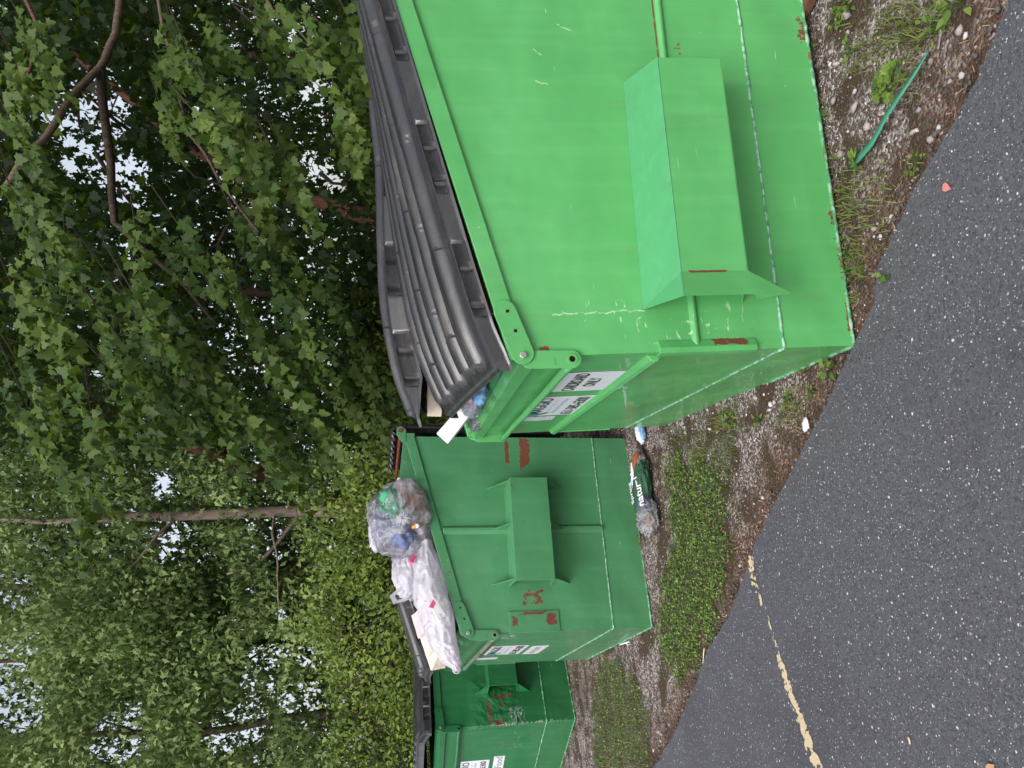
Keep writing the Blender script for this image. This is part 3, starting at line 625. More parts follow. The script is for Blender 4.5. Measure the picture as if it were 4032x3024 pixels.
x, y = ground_pts(70000, -4.2, 1.9, 1.6, 8.5); strip = 1-grassd(x, y)*.93-dirtd(x, y)*.7; keep = rnd(len(x)) < strip*(.12+.8*(vnoise(x, y, 4, 9) > .50))*np.clip(1.5-(y-2)*.12, .35, 1)
x, y = x[keep], y[keep]; s = .0035+.0045*rnd(len(x))**2+.004*(rnd(len(x)) < .1)
stones('gravel', x, y, s, STM, rnd(len(x))**1.1, BV=OCT, BF=OF, kind='stuff')
x, y = ground_pts(11000, -4.2, 1.9, 1.6, 8); keep = rnd(len(x)) < (1-grassd(x, y)*.95)*(.15+.75*(vnoise(x, y, 3, 12) > .47))*np.clip(1.4-(y-2)*.22, .2, 1); x, y = x[keep], y[keep]
stones('pebbles', x, y, .005+.008*rnd(len(x))**2.5, STM, .15+.85*rnd(len(x)), kind='stuff')
x = rnd(2600, -3.6, 1.3); y = edge_y(x)+RNG.normal(.012, .028, 2600)
o = stones('asphalt_crumbs', x, y, .003+.008*rnd(2600)**2.5, STM, .02+.25*rnd(2600)**2, kind='stuff'); o.location.z = .006
big = [(2400+1310*.7378, 575*.7378, .022), (3287, 397, .020), (3370, 360, .014), (3312, 607, .018), (3306, 253, .017), (3417, 500, .016), (3668, 550, .015), (3782, 297, .014), (3615, 433, .011), (3350, 130, .018), (3345, 60, .020), (3440, 900, .012), (3518, 905, .013), (3465, 928, .013), (3028, 1510, .013),
       (3170, 1668, .020), (2985, 1568, .013), (3040, 1590, .014), (3052, 1583, .012), (2977, 1562, .012), (3035, 1612, .011), (3006, 2010, .010), (2977, 1984, .010), (2590, 2880, .014), (2600, 2890, .012), (2595, 2915, .011), (3780, 120, .016), (3800, 140, .013)]
for i, (px_, py_, r_) in enumerate(big):
    p = onground(px_, py_); rr = np.array([r_*.95])
    o = stones('stone', np.array([p.x]), np.array([p.y]), rr, STM, np.array([.80+.16*random.random()]), lift=.9)
    tag(o, 'pale pebble larger than the gravel around it, lying loose beside the dumpsters', 'stone', 'larger pale stones on the verge')
# pine needles and brown litter along the asphalt edge
t = NT('needle_litter'); a_ = t.n('Attribute', attribute_name='lv'); NM = t.done(t.pbr(t.ramp(a_.outputs['Fac'], [(0, (.06, .028, .015)), (.6, (.22, .105, .055)), (1, (.42, .30, .17))]), .9))
def quads_strip(x, y, z, L_, wd, el=0.12):
    n = len(x); th = rnd(n, 0, 6.283); dx, dy = np.cos(th)*L_/2, np.sin(th)*L_/2; px_, py_ = -np.sin(th)*wd/2, np.cos(th)*wd/2; dz = L_*RNG.uniform(-el, el, n)
    return np.stack([np.stack([x-dx-px_, y-dy-py_, z-dz], -1), np.stack([x+dx-px_, y+dy-py_, z+dz], -1), np.stack([x+dx+px_, y+dy+py_, z+dz], -1), np.stack([x-dx+px_, y-dy+py_, z-dz], -1)], 1).reshape(-1, 3)
x, y = ground_pts(60000, -4, 1.9, 1.4, 7); keep = rnd(len(x)) < (dirtd(x, y)*1.0+.06); x, y = x[keep], y[keep]; n = len(x)
tag(npmesh('needle_litter', quads_strip(x, y, gheight(x, y)+.004+.008*rnd(n), .010+.022*rnd(n), .0012+.0015*rnd(n), .3), 4, NM, lv=rnd(n)), kind='stuff')
# grass blades and clover
GRS = leafmat('grass_blade', [(0, (.06, .10, .025)), (.5, (.13, .20, .045)), (.8, (.17, .20, .06)), (1, (.25, .20, .10))], .3, .5)
CLV = leafmat('clover_leaf', [(0, (.045, .095, .02)), (.5, (.12, .22, .045)), (1, (.27, .38, .10))], .25, .45)
def blades(x, y, h, lean=.8):
    n = len(x); th = rnd(n, 0, 6.283); w_ = .0012+.0014*rnd(n); z = gheight(x, y); ln = h*rnd(n, .1, lean)
    dx, dy = np.cos(th), np.sin(th); b = np.stack([x, y, z], -1); sd_ = np.stack([-dy*w_, dx*w_, 0*x], -1)
    m_ = b+np.stack([dx*ln*.35, dy*ln*.35, h*.62], -1); tp = b+np.stack([dx*ln, dy*ln, h*.95], -1)
    q1 = np.stack([b-sd_, b+sd_, m_+sd_*.8, m_-sd_*.8], 1); q2 = np.stack([m_-sd_*.8, m_+sd_*.8, tp+sd_*.1, tp-sd_*.1], 1)
    return np.concatenate([q1, q2]).reshape(-1, 3), np.tile(rnd(n), 2)
x, y = ground_pts(110000, -4.2, .6, 2.9, 8); d_ = grassd(x, y); keep = rnd(len(x)) < d_*np.where(y > 5.5, .5, .7); x, y = x[keep], y[keep]
tuft = []
for (px_, py_, n, rr) in ((3150, 560, 60, .05), (3480, 180, 140, .09), (3560, 120, 120, .09), (3350, 760, 130, .10), (3450, 820, 130, .10), (3330, 830, 120, .09), (3380, 180, 90, .08), (3600, 300, 70, .06), (3360, 1000, 90, .05), (3390, 1060, 70, .04), (3340, 1170, 70, .04),
                          (3270, 640, 60, .06), (3200, 590, 60, .05), (3100, 1620, 70, .06), (3140, 1610, 60, .05), (2850, 1640, 100, .08), (2760, 1780, 100, .08), (2900, 1650, 40, .05), (3700, 40, 80, .06), (3560, 60, 110, .08), (3240, 470, 60, .06), (2520, 2130, 60, .05), (2500, 2050, 70, .05), (3160, 1440, 30, .03)):
    c0 = onground(px_, py_); tuft.append((c0.x+RNG.normal(0, rr*.7, n), c0.y+RNG.normal(0, rr*.7, n)))
tx, ty = np.concatenate([q[0] for q in tuft]), np.concatenate([q[1] for q in tuft]); ok = ty > edge_y(tx)+.005; tx, ty = tx[ok], ty[ok]
B1, l1 = blades(x, y, .018+.025*rnd(len(x))); B2, l2 = blades(tx, ty, .012+.028*rnd(len(tx)), 1.8)
tag(npmesh('grass', np.concatenate([B1, B2]), 4, GRS, lv=np.concatenate([l1*.8, .45+.55*l2])), kind='stuff')
x, y = ground_pts(60000, -3.6, -.3, 3.2, 6.2); jx, jy = jit(x, y); d_ = inpoly(jx, jy, GRASS1)*1.+inpoly(jx, jy, GRASS2)*.35; keep = rnd(len(x)) < d_; x, y = x[keep], y[keep]; n = len(x)
th = rnd(n, 0, 6.28); s = .0035+.0045*rnd(n); z = gheight(x, y)+.008+.022*rnd(n); cx, sx_ = np.cos(th)*s, np.sin(th)*s; tz = s*RNG.uniform(-.5, .5, n); tz2 = s*RNG.uniform(-.5, .5, n)
Q = np.stack([np.stack([x-cx, y-sx_, z-tz], -1), np.stack([x+sx_, y-cx, z+tz2], -1), np.stack([x+cx, y+sx_, z+tz], -1), np.stack([x-sx_, y+cx, z-tz2], -1)], 1).reshape(-1, 3)
tag(npmesh('clover', Q, 4, CLV, lv=rnd(n)), kind='stuff')
# ------------------------------------------------------------------ leaves and trees
MAPLE = [(0, 0), (.05, -.03), (.30, -.12), (.34, .08), (.60, .26), (.46, .38), (.50, .62), (.26, .62), (.17, .84), (0, .98)]
MAPLE = MAPLE+[(-a, b) for a, b in MAPLE[1:-1]][::-1]
LOBED = [(0, 0), (.20, .18), (.12, .34), (.34, .52), (.15, .66), (0, 1)]; LOBED += [(-a, b) for a, b in LOBED[1:-1]][::-1]
OVAL = [(0, 0), (.22, .25), (.25, .55), (0, 1)]; OVAL += [(-a, b) for a, b in OVAL[1:-1]][::-1]
DIAM = [(0, 0), (.30, .45), (0, 1), (-.30, .45)]
def unit(v): return v/np.maximum(1e-6, np.linalg.norm(v, axis=-1, keepdims=True))
def leaves(C, D, N, s, shape, fold=.32, curl=.38):
    T_ = np.array(shape); D = unit(D); N = unit(N-D*(N*D).sum(-1, keepdims=True)); Sd = np.cross(D, N)
    x, y = T_[:, 0], T_[:, 1]; z = fold*np.abs(x)-curl*y*y
    P = C[:, None]+s[:, None, None]*(x[None, :, None]*Sd[:, None]+y[None, :, None]*D[:, None]+z[None, :, None]*N[:, None])
    return P.reshape(-1, 3)
NF, NR, NU = np.array(_fw), np.array(R2), np.array(U2)
def disp(P):
    d = P-np.array([0, 0, CAM_H]); z = d@NF; X_ = 1512+F_PX*(d@NR)/z; Y_ = 2016-F_PX*(d@NU)/z
    return Y_/1.82278, (3024-X_)/1.82278
GAPS = [(198, 238, 80), (175, 330, 60), (258, 377, 55), (120, 250, 40), (290, 440, 22), (275, 535, 20), (675, 198, 32), (683, 357, 32), (716, 380, 28), (640, 60, 18), (377, 35, 10), (206, 809, 16), (317, 904, 16), (345, 1050, 28), (355, 1150, 30), (360, 1195, 22),
        (532, 1277, 16), (24, 1277, 45), (24, 1516, 70), (60, 1390, 35), (250, 1600, 62), (275, 1530, 30), (571, 1417, 38), (667, 1417, 30), (640, 1516, 45), (555, 1477, 42), (476, 1588, 46), (532, 1556, 48), (600, 1330, 18), (0, 1440, 60), (395, 935, 10), (610, 1400, 22)]
def gapkeep(P, strength=1.0):
    gx_, gy_ = disp(P); k = np.zeros(len(P))
    for x, y, r_ in GAPS: k = np.maximum(k, np.clip(1.35-np.hypot(gx_-x, gy_-y)/r_, 0, 1))
    return rnd(len(P)) > np.minimum(.90, k*1.9)*strength*np.clip((vnoise(P[:, 0]+P[:, 1]*.7, P[:, 2], 3.5, 77)-.20)/.2, .25, 1)
def atv(x, y, d):
    x, y = np.asarray(x)*1.82278, np.asarray(y)*1.82278
    v = NF+NR*((3024-y-1512)/F_PX)[:, None]-NU*((x-2016)/F_PX)[:, None]
    return np.array([0, 0, CAM_H])+v*(np.asarray(d)/v[:, 1])[:, None]
TOCAM = np.array([-.05, -.8, .15])
def crown(name, parent, C, size, mat, shape, lvv, up=.75, tc=.65, jn=.5, droop=.45, out=None):
    n = len(C); N_ = np.array([0, 0, 1])*up+TOCAM*tc+RNG.normal(0, jn, (n, 3)); D_ = RNG.normal(0, .6, (n, 3))+np.array([0, 0, -droop])+(out if out is not None else 0)
    return npmesh(name, leaves(C, D_, N_, size, shape), len(shape), mat, parent, lv=lvv)

MAPL = leafmat('maple_leaf', [(0, (.006, .018, .005)), (.3, (.020, .048, .010)), (.6, (.062, .112, .022)), (1, (.125, .180, .040))], .38, .38)
OAKL = leafmat('oak_leaf', [(0, (.050, .090, .030)), (.5, (.145, .215, .070)), (1, (.30, .38, .15))], .32, .5)
DARKL = leafmat('shade_leaf', [(0, (.010, .024, .008)), (.6, (.022, .050, .014)), (1, (.050, .085, .022))], .25, .5)  # deep-wood greens darkened, their shade sits in the leaf colour
SHRL = leafmat('shrub_leaf', [(0, (.040, .075, .016)), (.5, (.13, .195, .035)), (1, (.31, .38, .075))], .32, .42)
SHRG = leafmat('grey_shrub_leaf', [(0, (.05, .085, .04)), (1, (.14, .19, .10))], .3, .5)
BK4 = barkmat('brown_bark', (.07, .048, .034), (.20, .145, .11)); BK1 = barkmat('tan_bark', (.17, .125, .105), (.38, .30, .26)); BK2 = barkmat('red_bark', (.055, .028, .020), (.20, .105, .075)); BK3 = barkmat('dark_bark', (.025, .018, .014), (.085, .062, .048))

def limb(bm, pts, r0, r1, seg=8, wig=.0):
    P = [Vector(p) for p in pts]; out = []
    for i in range(len(P)-1):
        for k in range(5):
            q = P[i].lerp(P[i+1], k/5)
            if wig: q += Vector((fbm(q*1.7), fbm(q*1.7+Vector((5, 0, 0))), fbm(q*1.7+Vector((0, 9, 0)))))*wig
            out.append(q)
    out.append(P[-1]); n = len(out); tube(bm, out, [r0+(r1-r0)*i/(n-1) for i in range(n)], seg)
def tree(name, label, cat, base, group='trees of the wood behind the dumpsters'):
    e = empty(name, Matrix.Translation(base)); tag(e, label, cat, group); return e
def sub(parent, o):
    """parts are built in place-coordinates"""
    o.parent = parent; o.matrix_parent_inverse = parent.matrix_world.inverted(); return o
bpy.context.view_layer.update()

# near maple: its limbs reach in from the right, big lobed leaves in hanging sprays
T = tree('maple_tree', 'big-leaved maple whose leafy boughs hang over the nearest dumpster', 'tree', (5.2, 7.6, 0)); bpy.context.view_layer.update()
bm = bmesh.new(); limb(bm, [(5.2, 7.6, -.1), (5.15, 7.6, 1.6), (5.0, 7.5, 3.2), (4.9, 7.6, 6.5)], .21, .11, 14, .04); sub(T, fromb('trunk', bm, BK1, smooth=True))
for pts, r0, r1, bk in (([(5.0, 7.5, 3.0), at(262, -40, 7.3), at(250, 70, 7.0), at(215, 145, 6.8), at(150, 220, 6.6), at(95, 300, 6.5), at(50, 340, 6.4), at(15, 400, 6.4)], .036, .026, BK4),
                    ([at(170, 215, 6.65), at(172, 270, 6.7), at(178, 300, 6.9)], .012, .006, BK3),
                    ([(5.0, 7.5, 2.2), at(330, -60, 6.8), at(390, 220, 6.7), at(410, 290, 6.6), at(440, 330, 6.5), at(480, 400, 6.4), at(520, 450, 6.4), at(560, 500, 6.3)], .018, .010, BK4),
                    ([(5.0, 7.5, 1.9), at(560, -30, 5.9), at(590, 25, 5.7), at(640, 60, 5.6), at(720, 150, 5.6)], .016, .006, BK4),
                    ([(5.0, 7.5, 3.9), at(30, -50, 6.5), at(80, 60, 6.3), at(60, 160, 6.0)], .022, .012, BK2),
                    ([at(215, 145, 6.8), at(250, 480, 7.3), at(310, 540, 7.2), at(400, 620, 7.1), at(470, 700, 7)], .04, .012, BK3),
                    ([at(480, 400, 6.4), at(420, 380, 6.3), at(340, 300, 6.2)], .012, .005, BK3)):
    bm = bmesh.new(); limb(bm, pts, r0, r1, 8, .02); sub(T, fromb('limb', bm, bk, smooth=True))
ANCH = [(30, 40), (70, 90), (110, 60), (60, 150), (20, 190), (10, 260), (90, 420), (30, 400), (110, 470), (60, 500), (20, 560), (150, 540), (215, 590), (250, 640), (190, 660), (310, 650), (100, 640), (40, 640), (140, 740),
        (380, 60), (430, 40), (400, 120), (450, 110), (350, 150), (410, 190), (460, 180), (480, 240), (430, 260), (510, 270), (520, 310), (540, 330), (370, 240), (330, 90), (560, 60), (600, 100), (560, 20),
        (690, 60), (740, 40), (780, 90), (730, 120), (770, 150), (740, 200), (780, 220), (730, 260), (760, 290), (740, 330), (800, 60), (640, 130), (650, 20), (520, 470), (550, 430), (590, 500), (620, 560), (570, 560), (650, 610), (700, 590),
        (720, 640), (760, 620), (790, 640), (750, 690), (700, 700), (780, 720), (810, 760), (640, 690), (590, 660), (540, 700), (500, 640), (610, 740), (570, 780), (650, 770), (690, 800), (740, 800), (790, 830), (830, 840), (720, 850), (760, 900), (800, 900),
        (250, 740), (300, 780), (330, 720), (340, 830), (300, 860), (260, 830), (220, 760), (400, 740), (430, 790), (390, 830), (470, 820), (510, 850), (540, 900), (490, 900), (580, 860), (620, 900), (660, 880), (590, 950), (640, 950), (700, 940),
        (90, 820), (50, 780), (130, 880), (110, 940), (150, 1000), (165, 1050), (60, 880), (20, 840), (200, 880), (460, 560), (400, 500), (350, 560), (300, 500), (480, 330), (620, 380), (600, 300)]
SP, SO, SZ = [], [], []; tw = bmesh.new()
for i, (xd, yd) in enumerate(ANCH):
    for k in range(1+(i % 2)):
        dist = random.uniform(5.4, 7.0)-.3*(k == 0) if not (yd > 540 and xd > 660) else random.uniform(7.3, 8.3); A = at(xd+random.uniform(-18, 18), yd+random.uniform(-18, 18), dist)
        ax = Vector((-.75+random.uniform(-.35, .35), -.35+random.uniform(-.4, .4), -.32+random.uniform(-.25, .2))).normalized(); Ls = random.uniform(.42, .75)
        B = A+ax*Ls; side = ax.cross(Vector((0, 0, 1))).normalized()
        if k == 0 and i % 2: tube(tw, [A-ax*.5+Vector((0, 0, .06)), A, B], [.006, .004, .002], 4)
        nl = random.randint(34, 44)
        for j in range(nl):
            t_ = j/nl; sg = -1 if j % 2 else 1; q = A.lerp(B, t_)+side*sg*random.uniform(.02, .13)*(1.1-.6*t_)+Vector((0, 0, random.uniform(-.05, .05)-.06*t_*t_))
            SP.append(q[:]); SO.append((ax*.7+side*sg*.8+Vector((0, 0, -.35)))[:]); SZ.append(random.uniform(.052, .096)*(1.05-.25*t_))
SP, SO, SZ = np.array(SP), np.array(SO), np.array(SZ); k = gapkeep(SP, .85); SP, SO, SZ = SP[k], SO[k], SZ[k]
sub(T, fromb('twigs', tw, BK3))
n = len(SP); sub(T, crown('crown', None, SP, SZ, MAPL, MAPLE, np.clip(.50+.24*rnd(n)+1.0*(vnoise(SP[:, 0]+SP[:, 1], SP[:, 2], 2.2, 5)-.5), 0, 1), .75, .75, .42, .35, SO))

def fill(n, xr, yr, dr, clump=.55, seed=1, sc=2.0, gap=1.0):
    """leaf positions clustered into boughs inside a region of the wood"""
    x, y, d = rnd(n, *xr), rnd(n, *yr), rnd(n, *dr); P = atv(x, y, d)
    v = vnoise(P[:, 0]*.8+P[:, 1]*.6, P[:, 2]*1.5, sc, seed); keep = rnd(n) < np.clip((v-clump+.12)/.16, .04, 1); P = P[keep]
    P = P[P[:, 2] > .05]
    return P[gapkeep(P, gap)]
# second maple, further back, with the reddish trunk behind the near lid
T = tree('maple_tree', 'maple with a dark reddish trunk rising behind the nearest dumpster', 'tree', at(1080, 520, 9.2)*1); T.location.z = 0; bpy.context.view_layer.update()
bm = bmesh.new(); b0 = at(815, 478, 9.2); limb(bm, [(b0.x-.25, b0.y, -.1), b0, at(740, 450, 9.2), at(690, 436, 9.2), at(560, 400, 9.3), at(420, 330, 9.4), at(200, 150, 9.5), at(60, 40, 9.6)], .12, .03, 10, .03); sub(T, fromb('trunk', bm, BK2, smooth=True))
for pts in ([at(690, 436, 9.2), at(600, 330, 9.0), at(520, 200, 8.8)], [at(560, 400, 9.3), at(470, 520, 9.2), at(330, 600, 9.0)], [at(300, 300, 9.4), at(220, 240, 9), at(160, 180, 8.8)], [at(200, 330, 9.2), at(240, 380, 9.2), at(300, 470, 9)], [at(690, 370, 8.8), at(720, 395, 8.8), at(800, 400, 8.8)]):
    bm = bmesh.new(); limb(bm, pts, .03, .008, 6, .05); sub(T, fromb('limb', bm, BK3, smooth=True))
P = fill(24000, (-60, 860), (-60, 960), (7.4, 11), .55, 3, 1.6, .95); sub(T, crown('crown', None, P, rnd(len(P), .07, .115), MAPL, MAPLE, np.clip(.0+.22*rnd(len(P)), 0, 1), .8, .1, .6))  # leaf tones kept at the dark end: shade put into the colour

# leaning red-barked pine trunk
T = tree('pine_tree', 'pine with a bare reddish trunk leaning left to right above the middle dumpster', 'tree', at(1100, 1110, 11)*1); T.location.z = 0; bpy.context.view_layer.update()
bm = bmesh.new(); limb(bm, [at(960, 1130, 11), at(700, 1075, 11), at(590, 1030, 11), at(410, 962, 11), at(330, 930, 11), at(205, 878, 11), at(60, 830, 11.1)], .12, .075, 10, .03); sub(T, fromb('trunk', bm, BK2, smooth=True))
for pts in ([at(410, 962, 11), at(360, 935, 10.7), at(300, 945, 10.5)], [at(330, 930, 11), at(300, 900, 10.8), at(260, 850, 10.6)], [at(470, 985, 11), at(520, 905, 10.8), at(440, 800, 10.6), at(330, 745, 10.5)], [at(440, 880, 10.5), at(380, 870, 10.5), at(330, 845, 10.5)]):
    bm = bmesh.new(); limb(bm, pts, .022, .006, 6, .06); sub(T, fromb('limb', bm, BK3, smooth=True))
P = fill(16000, (-60, 640), (760, 1130), (9.8, 12.5), .52, 5, 1.4); sub(T, crown('crown', None, P, rnd(len(P), .06, .10), OAKL, LOBED, .45*rnd(len(P)), .7, .5, .6))

# straight pale trunk with side branches
T = tree('oak_tree', 'young oak with a straight pale trunk rising behind the clear trash bag', 'tree', at(1100, 1108, 10.3)*1); T.location.z = 0; bpy.context.view_layer.update()
bm = bmesh.new(); limb(bm, [at(1290, 1104, 10.3), at(760, 1104, 10.3), at(640, 1106, 10.3), at(500, 1108, 10.3), at(380, 1116, 10.3), at(290, 1116, 10.3), at(245, 1124, 10.3)], .085, .055, 12, .015)
limb(bm, [at(245, 1124, 10.3), at(160, 1124, 10.3), at(80, 1130, 10.3), at(-20, 1120, 10.3)], .045, .02, 8, .02)
sub(T, fromb('trunk', bm, BK1, smooth=True))
for pts, r_ in (([at(255, 1122, 10.3), at(230, 1100, 10.2), at(150, 1085, 10.1)], .018), ([at(385, 1118, 10.3), at(340, 1155, 10.1), at(300, 1205, 10), at(275, 1230, 9.9)], .026), ([at(600, 1112, 10.3), at(590, 1150, 10), at(600, 1200, 9.9), at(602, 1310, 9.8)], .020),
                ([at(650, 1118, 10.3), at(610, 1160, 10.2), at(560, 1210, 10.1), at(490, 1240, 10)], .030), ([at(500, 1180, 10), at(540, 1230, 9.9), at(560, 1300, 9.8), at(550, 1330, 9.8)], .014), ([at(200, 1130, 10.3), at(150, 1165, 10.2), at(60, 1175, 10.1)], .016),
                ([at(430, 1105, 10.3), at(445, 1060, 10.1), at(420, 1020, 10)], .014), ([at(520, 1108, 10.3), at(530, 1060, 10.2), at(525, 1010, 10.1)], .012)):
    bm = bmesh.new(); limb(bm, pts, r_, r_*.4, 6, .04); sub(T, fromb('limb', bm, BK1 if r_ > .018 else BK3, smooth=True))
P = fill(30000, (-60, 700), (980, 1420), (9.4, 12.0), .55, 7, 1.7); q = disp(P); P = P[~((np.abs(q[1]-1112) < 26) & (P[:, 1] < 10.5) & (rnd(len(P)) < .90))]
sub(T, crown('crown', None, P, rnd(len(P), .065, .105), OAKL, LOBED, np.clip(.18+.5*rnd(len(P))+1.1*(vnoise(P[:, 0], P[:, 2], 1.6, 62)-.42), 0, 1), .75, .7, .5))

T = tree('oak_tree', 'spreading oak with pale hazy leaves at the left behind the farthest dumpster', 'tree', at(1100, 1420, 13)*1); T.location.z = 0; bpy.context.view_layer.update()
bm = bmesh.new(); limb(bm, [at(1150, 1380, 13), at(723, 1366, 13), at(620, 1385, 13), at(505, 1397, 13), at(300, 1410, 13), at(-40, 1430, 13)], .05, .035, 8, .04); sub(T, fromb('trunk', bm, BK3, smooth=True))
for pts in ([at(640, 1395, 13), at(600, 1395, 12.5), at(500, 1450, 12), at(440, 1530, 12)], [at(505, 1397, 13), at(400, 1450, 12.5), at(330, 1560, 12)], [at(300, 1410, 13), at(200, 1530, 12.5), at(150, 1640, 12)], [at(610, 1380, 13), at(580, 1310, 12.6), at(500, 1290, 12.3)]):
    bm = bmesh.new(); limb(bm, pts, .03, .008, 6, .08); sub(T, fromb('limb', bm, BK3, smooth=True))
P = fill(62000, (-80, 730), (1230, 1740), (10.2, 13.5), .46, 9, 1.5); sub(T, crown('crown', None, P, rnd(len(P), .07, .115), OAKL, LOBED, np.clip(.22+.5*rnd(len(P))+1.1*(vnoise(P[:, 0], P[:, 2], 1.6, 61)-.42), 0, 1), .8, .7, .5))

# further trees, deeper in the wood
for i, (yd, dist, lab) in enumerate(((150, 14.5, 'slim dark trunk deep in the wood, nearest the right edge of the boughs'), (640, 14, 'thin dark tree deep in the wood behind the near lid'), (1240, 15.5, 'dark trunk deep in the wood, left of the straight pale oak trunk'), (1540, 16, 'dark tree deep in the wood at the far left'))):
    b0 = at(862, yd, dist); T = tree('woodland_tree', lab, 'tree', (b0.x, b0.y, 0)); bpy.context.view_layer.update()
    bm = bmesh.new(); limb(bm, [(b0.x, b0.y, -.1), (b0.x+.1, b0.y, 3), (b0.x-.1, b0.y, 6), (b0.x+.2, b0.y, 11)], .11, .05, 8, .12); sub(T, fromb('trunk', bm, BK3, smooth=True))
    for j in range(22):
        z0 = 1.2+j*.38; an = random.uniform(0, 6.28); p0 = Vector((b0.x, b0.y, z0)); bm = bmesh.new(); limb(bm, [p0, p0+Vector((math.cos(an)*.9, math.sin(an)*.4, .5)), p0+Vector((math.cos(an)*2.0, math.sin(an)*.8, .9))], .03, .006, 5, .08); sub(T, fromb('limb', bm, BK3, smooth=True))
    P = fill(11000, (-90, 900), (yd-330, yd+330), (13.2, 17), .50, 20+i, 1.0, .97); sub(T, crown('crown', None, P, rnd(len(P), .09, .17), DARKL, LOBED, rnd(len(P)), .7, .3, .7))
# the mass of the wood beyond; unseen overhead leaves added to block light
P = np.concatenate([fill(62000, (-120, 1010), (-120, 1790), (17, 24), .12, 40, .5, 1.0)])
n = 15000; Q = np.stack([rnd(n, -20, 18), rnd(n, 6.5, 30), rnd(n, 5, 15)], -1); qx, qy = disp(Q); Q = Q[(Q[:, 2] > 2.2+.50*Q[:, 1]) & (qx < -40) & ((Q[:, 0] > -.5) | (Q[:, 1] > 17))]
P = np.concatenate([P, Q]); big = np.concatenate([rnd(len(P)-len(Q), .16, .32), rnd(len(Q), .5, .9)])
tag(crown('far_woodland_and_blocker', None, P, big, DARKL, LOBED, rnd(len(P)), .6, .5, .7), kind='stuff')

# shrubs behind the dumpsters
SH = [(1040, 8.4, .80, 740), (1150, 8.6, .95, 690), (1260, 9.0, 1.05, 640), (1370, 9.6, 1.1, 655), (1480, 10.2, 1.2, 690), (1590, 10.6, 1.2, 700), (1700, 11, 1.2, 690), (950, 8.2, .8, 790), (850, 7.9, .8, 790), (1100, 9.4, 1.0, 700), (740, 7.7, .8, 800)]
slab = ['leafy shrub just left of the clear trash bag', 'tall yellow-green shrub behind the white trash bags', 'tallest yellow-green shrub, behind the front of the middle dumpster', 'dense shrub between the middle and the farthest dumpster', 'round-leaved shrub behind the farthest dumpster', 'shrub behind the lids of the farthest dumpster', 'shrub at the far left behind the farthest dumpster',
        'low shrub above the back of the middle dumpster', 'low shrub above the far lid of the nearest dumpster', 'shrub at the foot of the straight pale oak trunk', 'low dark shrub behind the nearest dumpster lids']
for i, ((yd, dist, rr, xt), lb) in enumerate(zip(SH, slab)):
    b0 = at(862, yd, dist); H_ = at(xt, yd, dist).z; T = tree('shrub', lb, 'shrub', (b0.x, b0.y, 0), 'shrubs along the edge of the wood'); bpy.context.view_layer.update()
    bm = bmesh.new()
    for j in range(6):
        an = random.uniform(0, 6.28); limb(bm, [(b0.x, b0.y, -.05), (b0.x+math.cos(an)*.2*rr, b0.y+math.sin(an)*.2*rr, H_*.4), (b0.x+math.cos(an)*.6*rr, b0.y+math.sin(an)*.5*rr, H_*.85)], .018, .005, 5, .04)
    sub(T, fromb('stems', bm, BK3, smooth=True))
    n = 6000; v = unit(RNG.normal(0, 1, (n, 3))); rad = rnd(n)**.30; lump = .78+.45*vnoise(v[:, 0]*1.3+v[:, 1]+i, v[:, 2]*1.5, 2.4, 30+i)
    C = v*(rad*lump)[:, None]*np.array([rr, rr*.75, H_*.56])+np.array([b0.x, b0.y, H_*.50]); C = C[(C[:, 2] > .03)]; kk = vnoise(C[:, 0]*1.0+C[:, 1], C[:, 2], 3.4, i+50) > .50; C = C[kk | (rnd(len(C)) < .14)]; C = C[gapkeep(C, .6)]
    o_ = unit(C-np.array([b0.x, b0.y, H_*.4]))*.8; low = i in (7, 8, 10); sz = rnd(len(C), .04, .085)
    mat_ = SHRL if not (i == 6) else SHRG
    sub(T, crown('foliage', None, C, sz, mat_, OVAL, np.clip((.15 if not low else .0)+.55*rnd(len(C))+.5*(vnoise(C[:, 0], C[:, 2], 1.6, i+9)-.4), 0, 1), .75, .6, .55, -.1, o_))
# ------------------------------------------------------------------ rubbish and small things
def ico(sub_):
    bm = bmesh.new(); bmesh.ops.create_icosphere(bm, subdivisions=sub_, radius=1); return bm
def blob(name, M, c, rad, mat, crumple=.10, sc=2.2, sub_=5, fold=0, knot=(-1, 0, 0), parent=None, flat=None, rot=(0, 0, 0), seed=0, ridg=.5):
    """a crumpled sack or bundle, origin at its own centre"""
    bm = ico(sub_); kn = Vector(knot).normalized(); e1 = kn.orthogonal().normalized(); e2 = kn.cross(e1); E_ = Matrix.Rotation(rot[2], 3, 'Z') @ Matrix.Rotation(rot[1], 3, 'Y') @ Matrix.Rotation(rot[0], 3, 'X')
    for v in bm.verts:
        p = v.co.copy(); q = p*sc+Vector((seed*3.7, seed*1.9, seed*.7)); n1 = noise.fractal(q, 1, 2, 2); rg = 1-abs(noise.noise(q*1.6))*2; rg2 = 1-abs(noise.noise(q*4.1))*2
        r_ = 1+crumple*(n1*.9+ridg*(rg*rg*.8+rg2*rg2*.35))
        if fold:
            phi = math.atan2(p.dot(e2), p.dot(e1)); c_ = max(0, p.dot(kn)); r_ *= 1-.10*c_**3; r_ += fold*c_*(1-c_**6)*(abs(math.sin(phi*5.5+2*n1))-.5)
            if c_ > .93: r_ += (c_-.93)*3.2
        co = Vector((p.x*rad[0], p.y*rad[1], p.z*rad[2]))*r_; co = E_ @ co
        if flat is not None and co.z < -flat: co.z = -flat+(co.z+flat)*.2
        v.co = co
    o = fromb(name, bm, mat, parent, True); o.matrix_world = M @ Matrix.Translation(c); return o

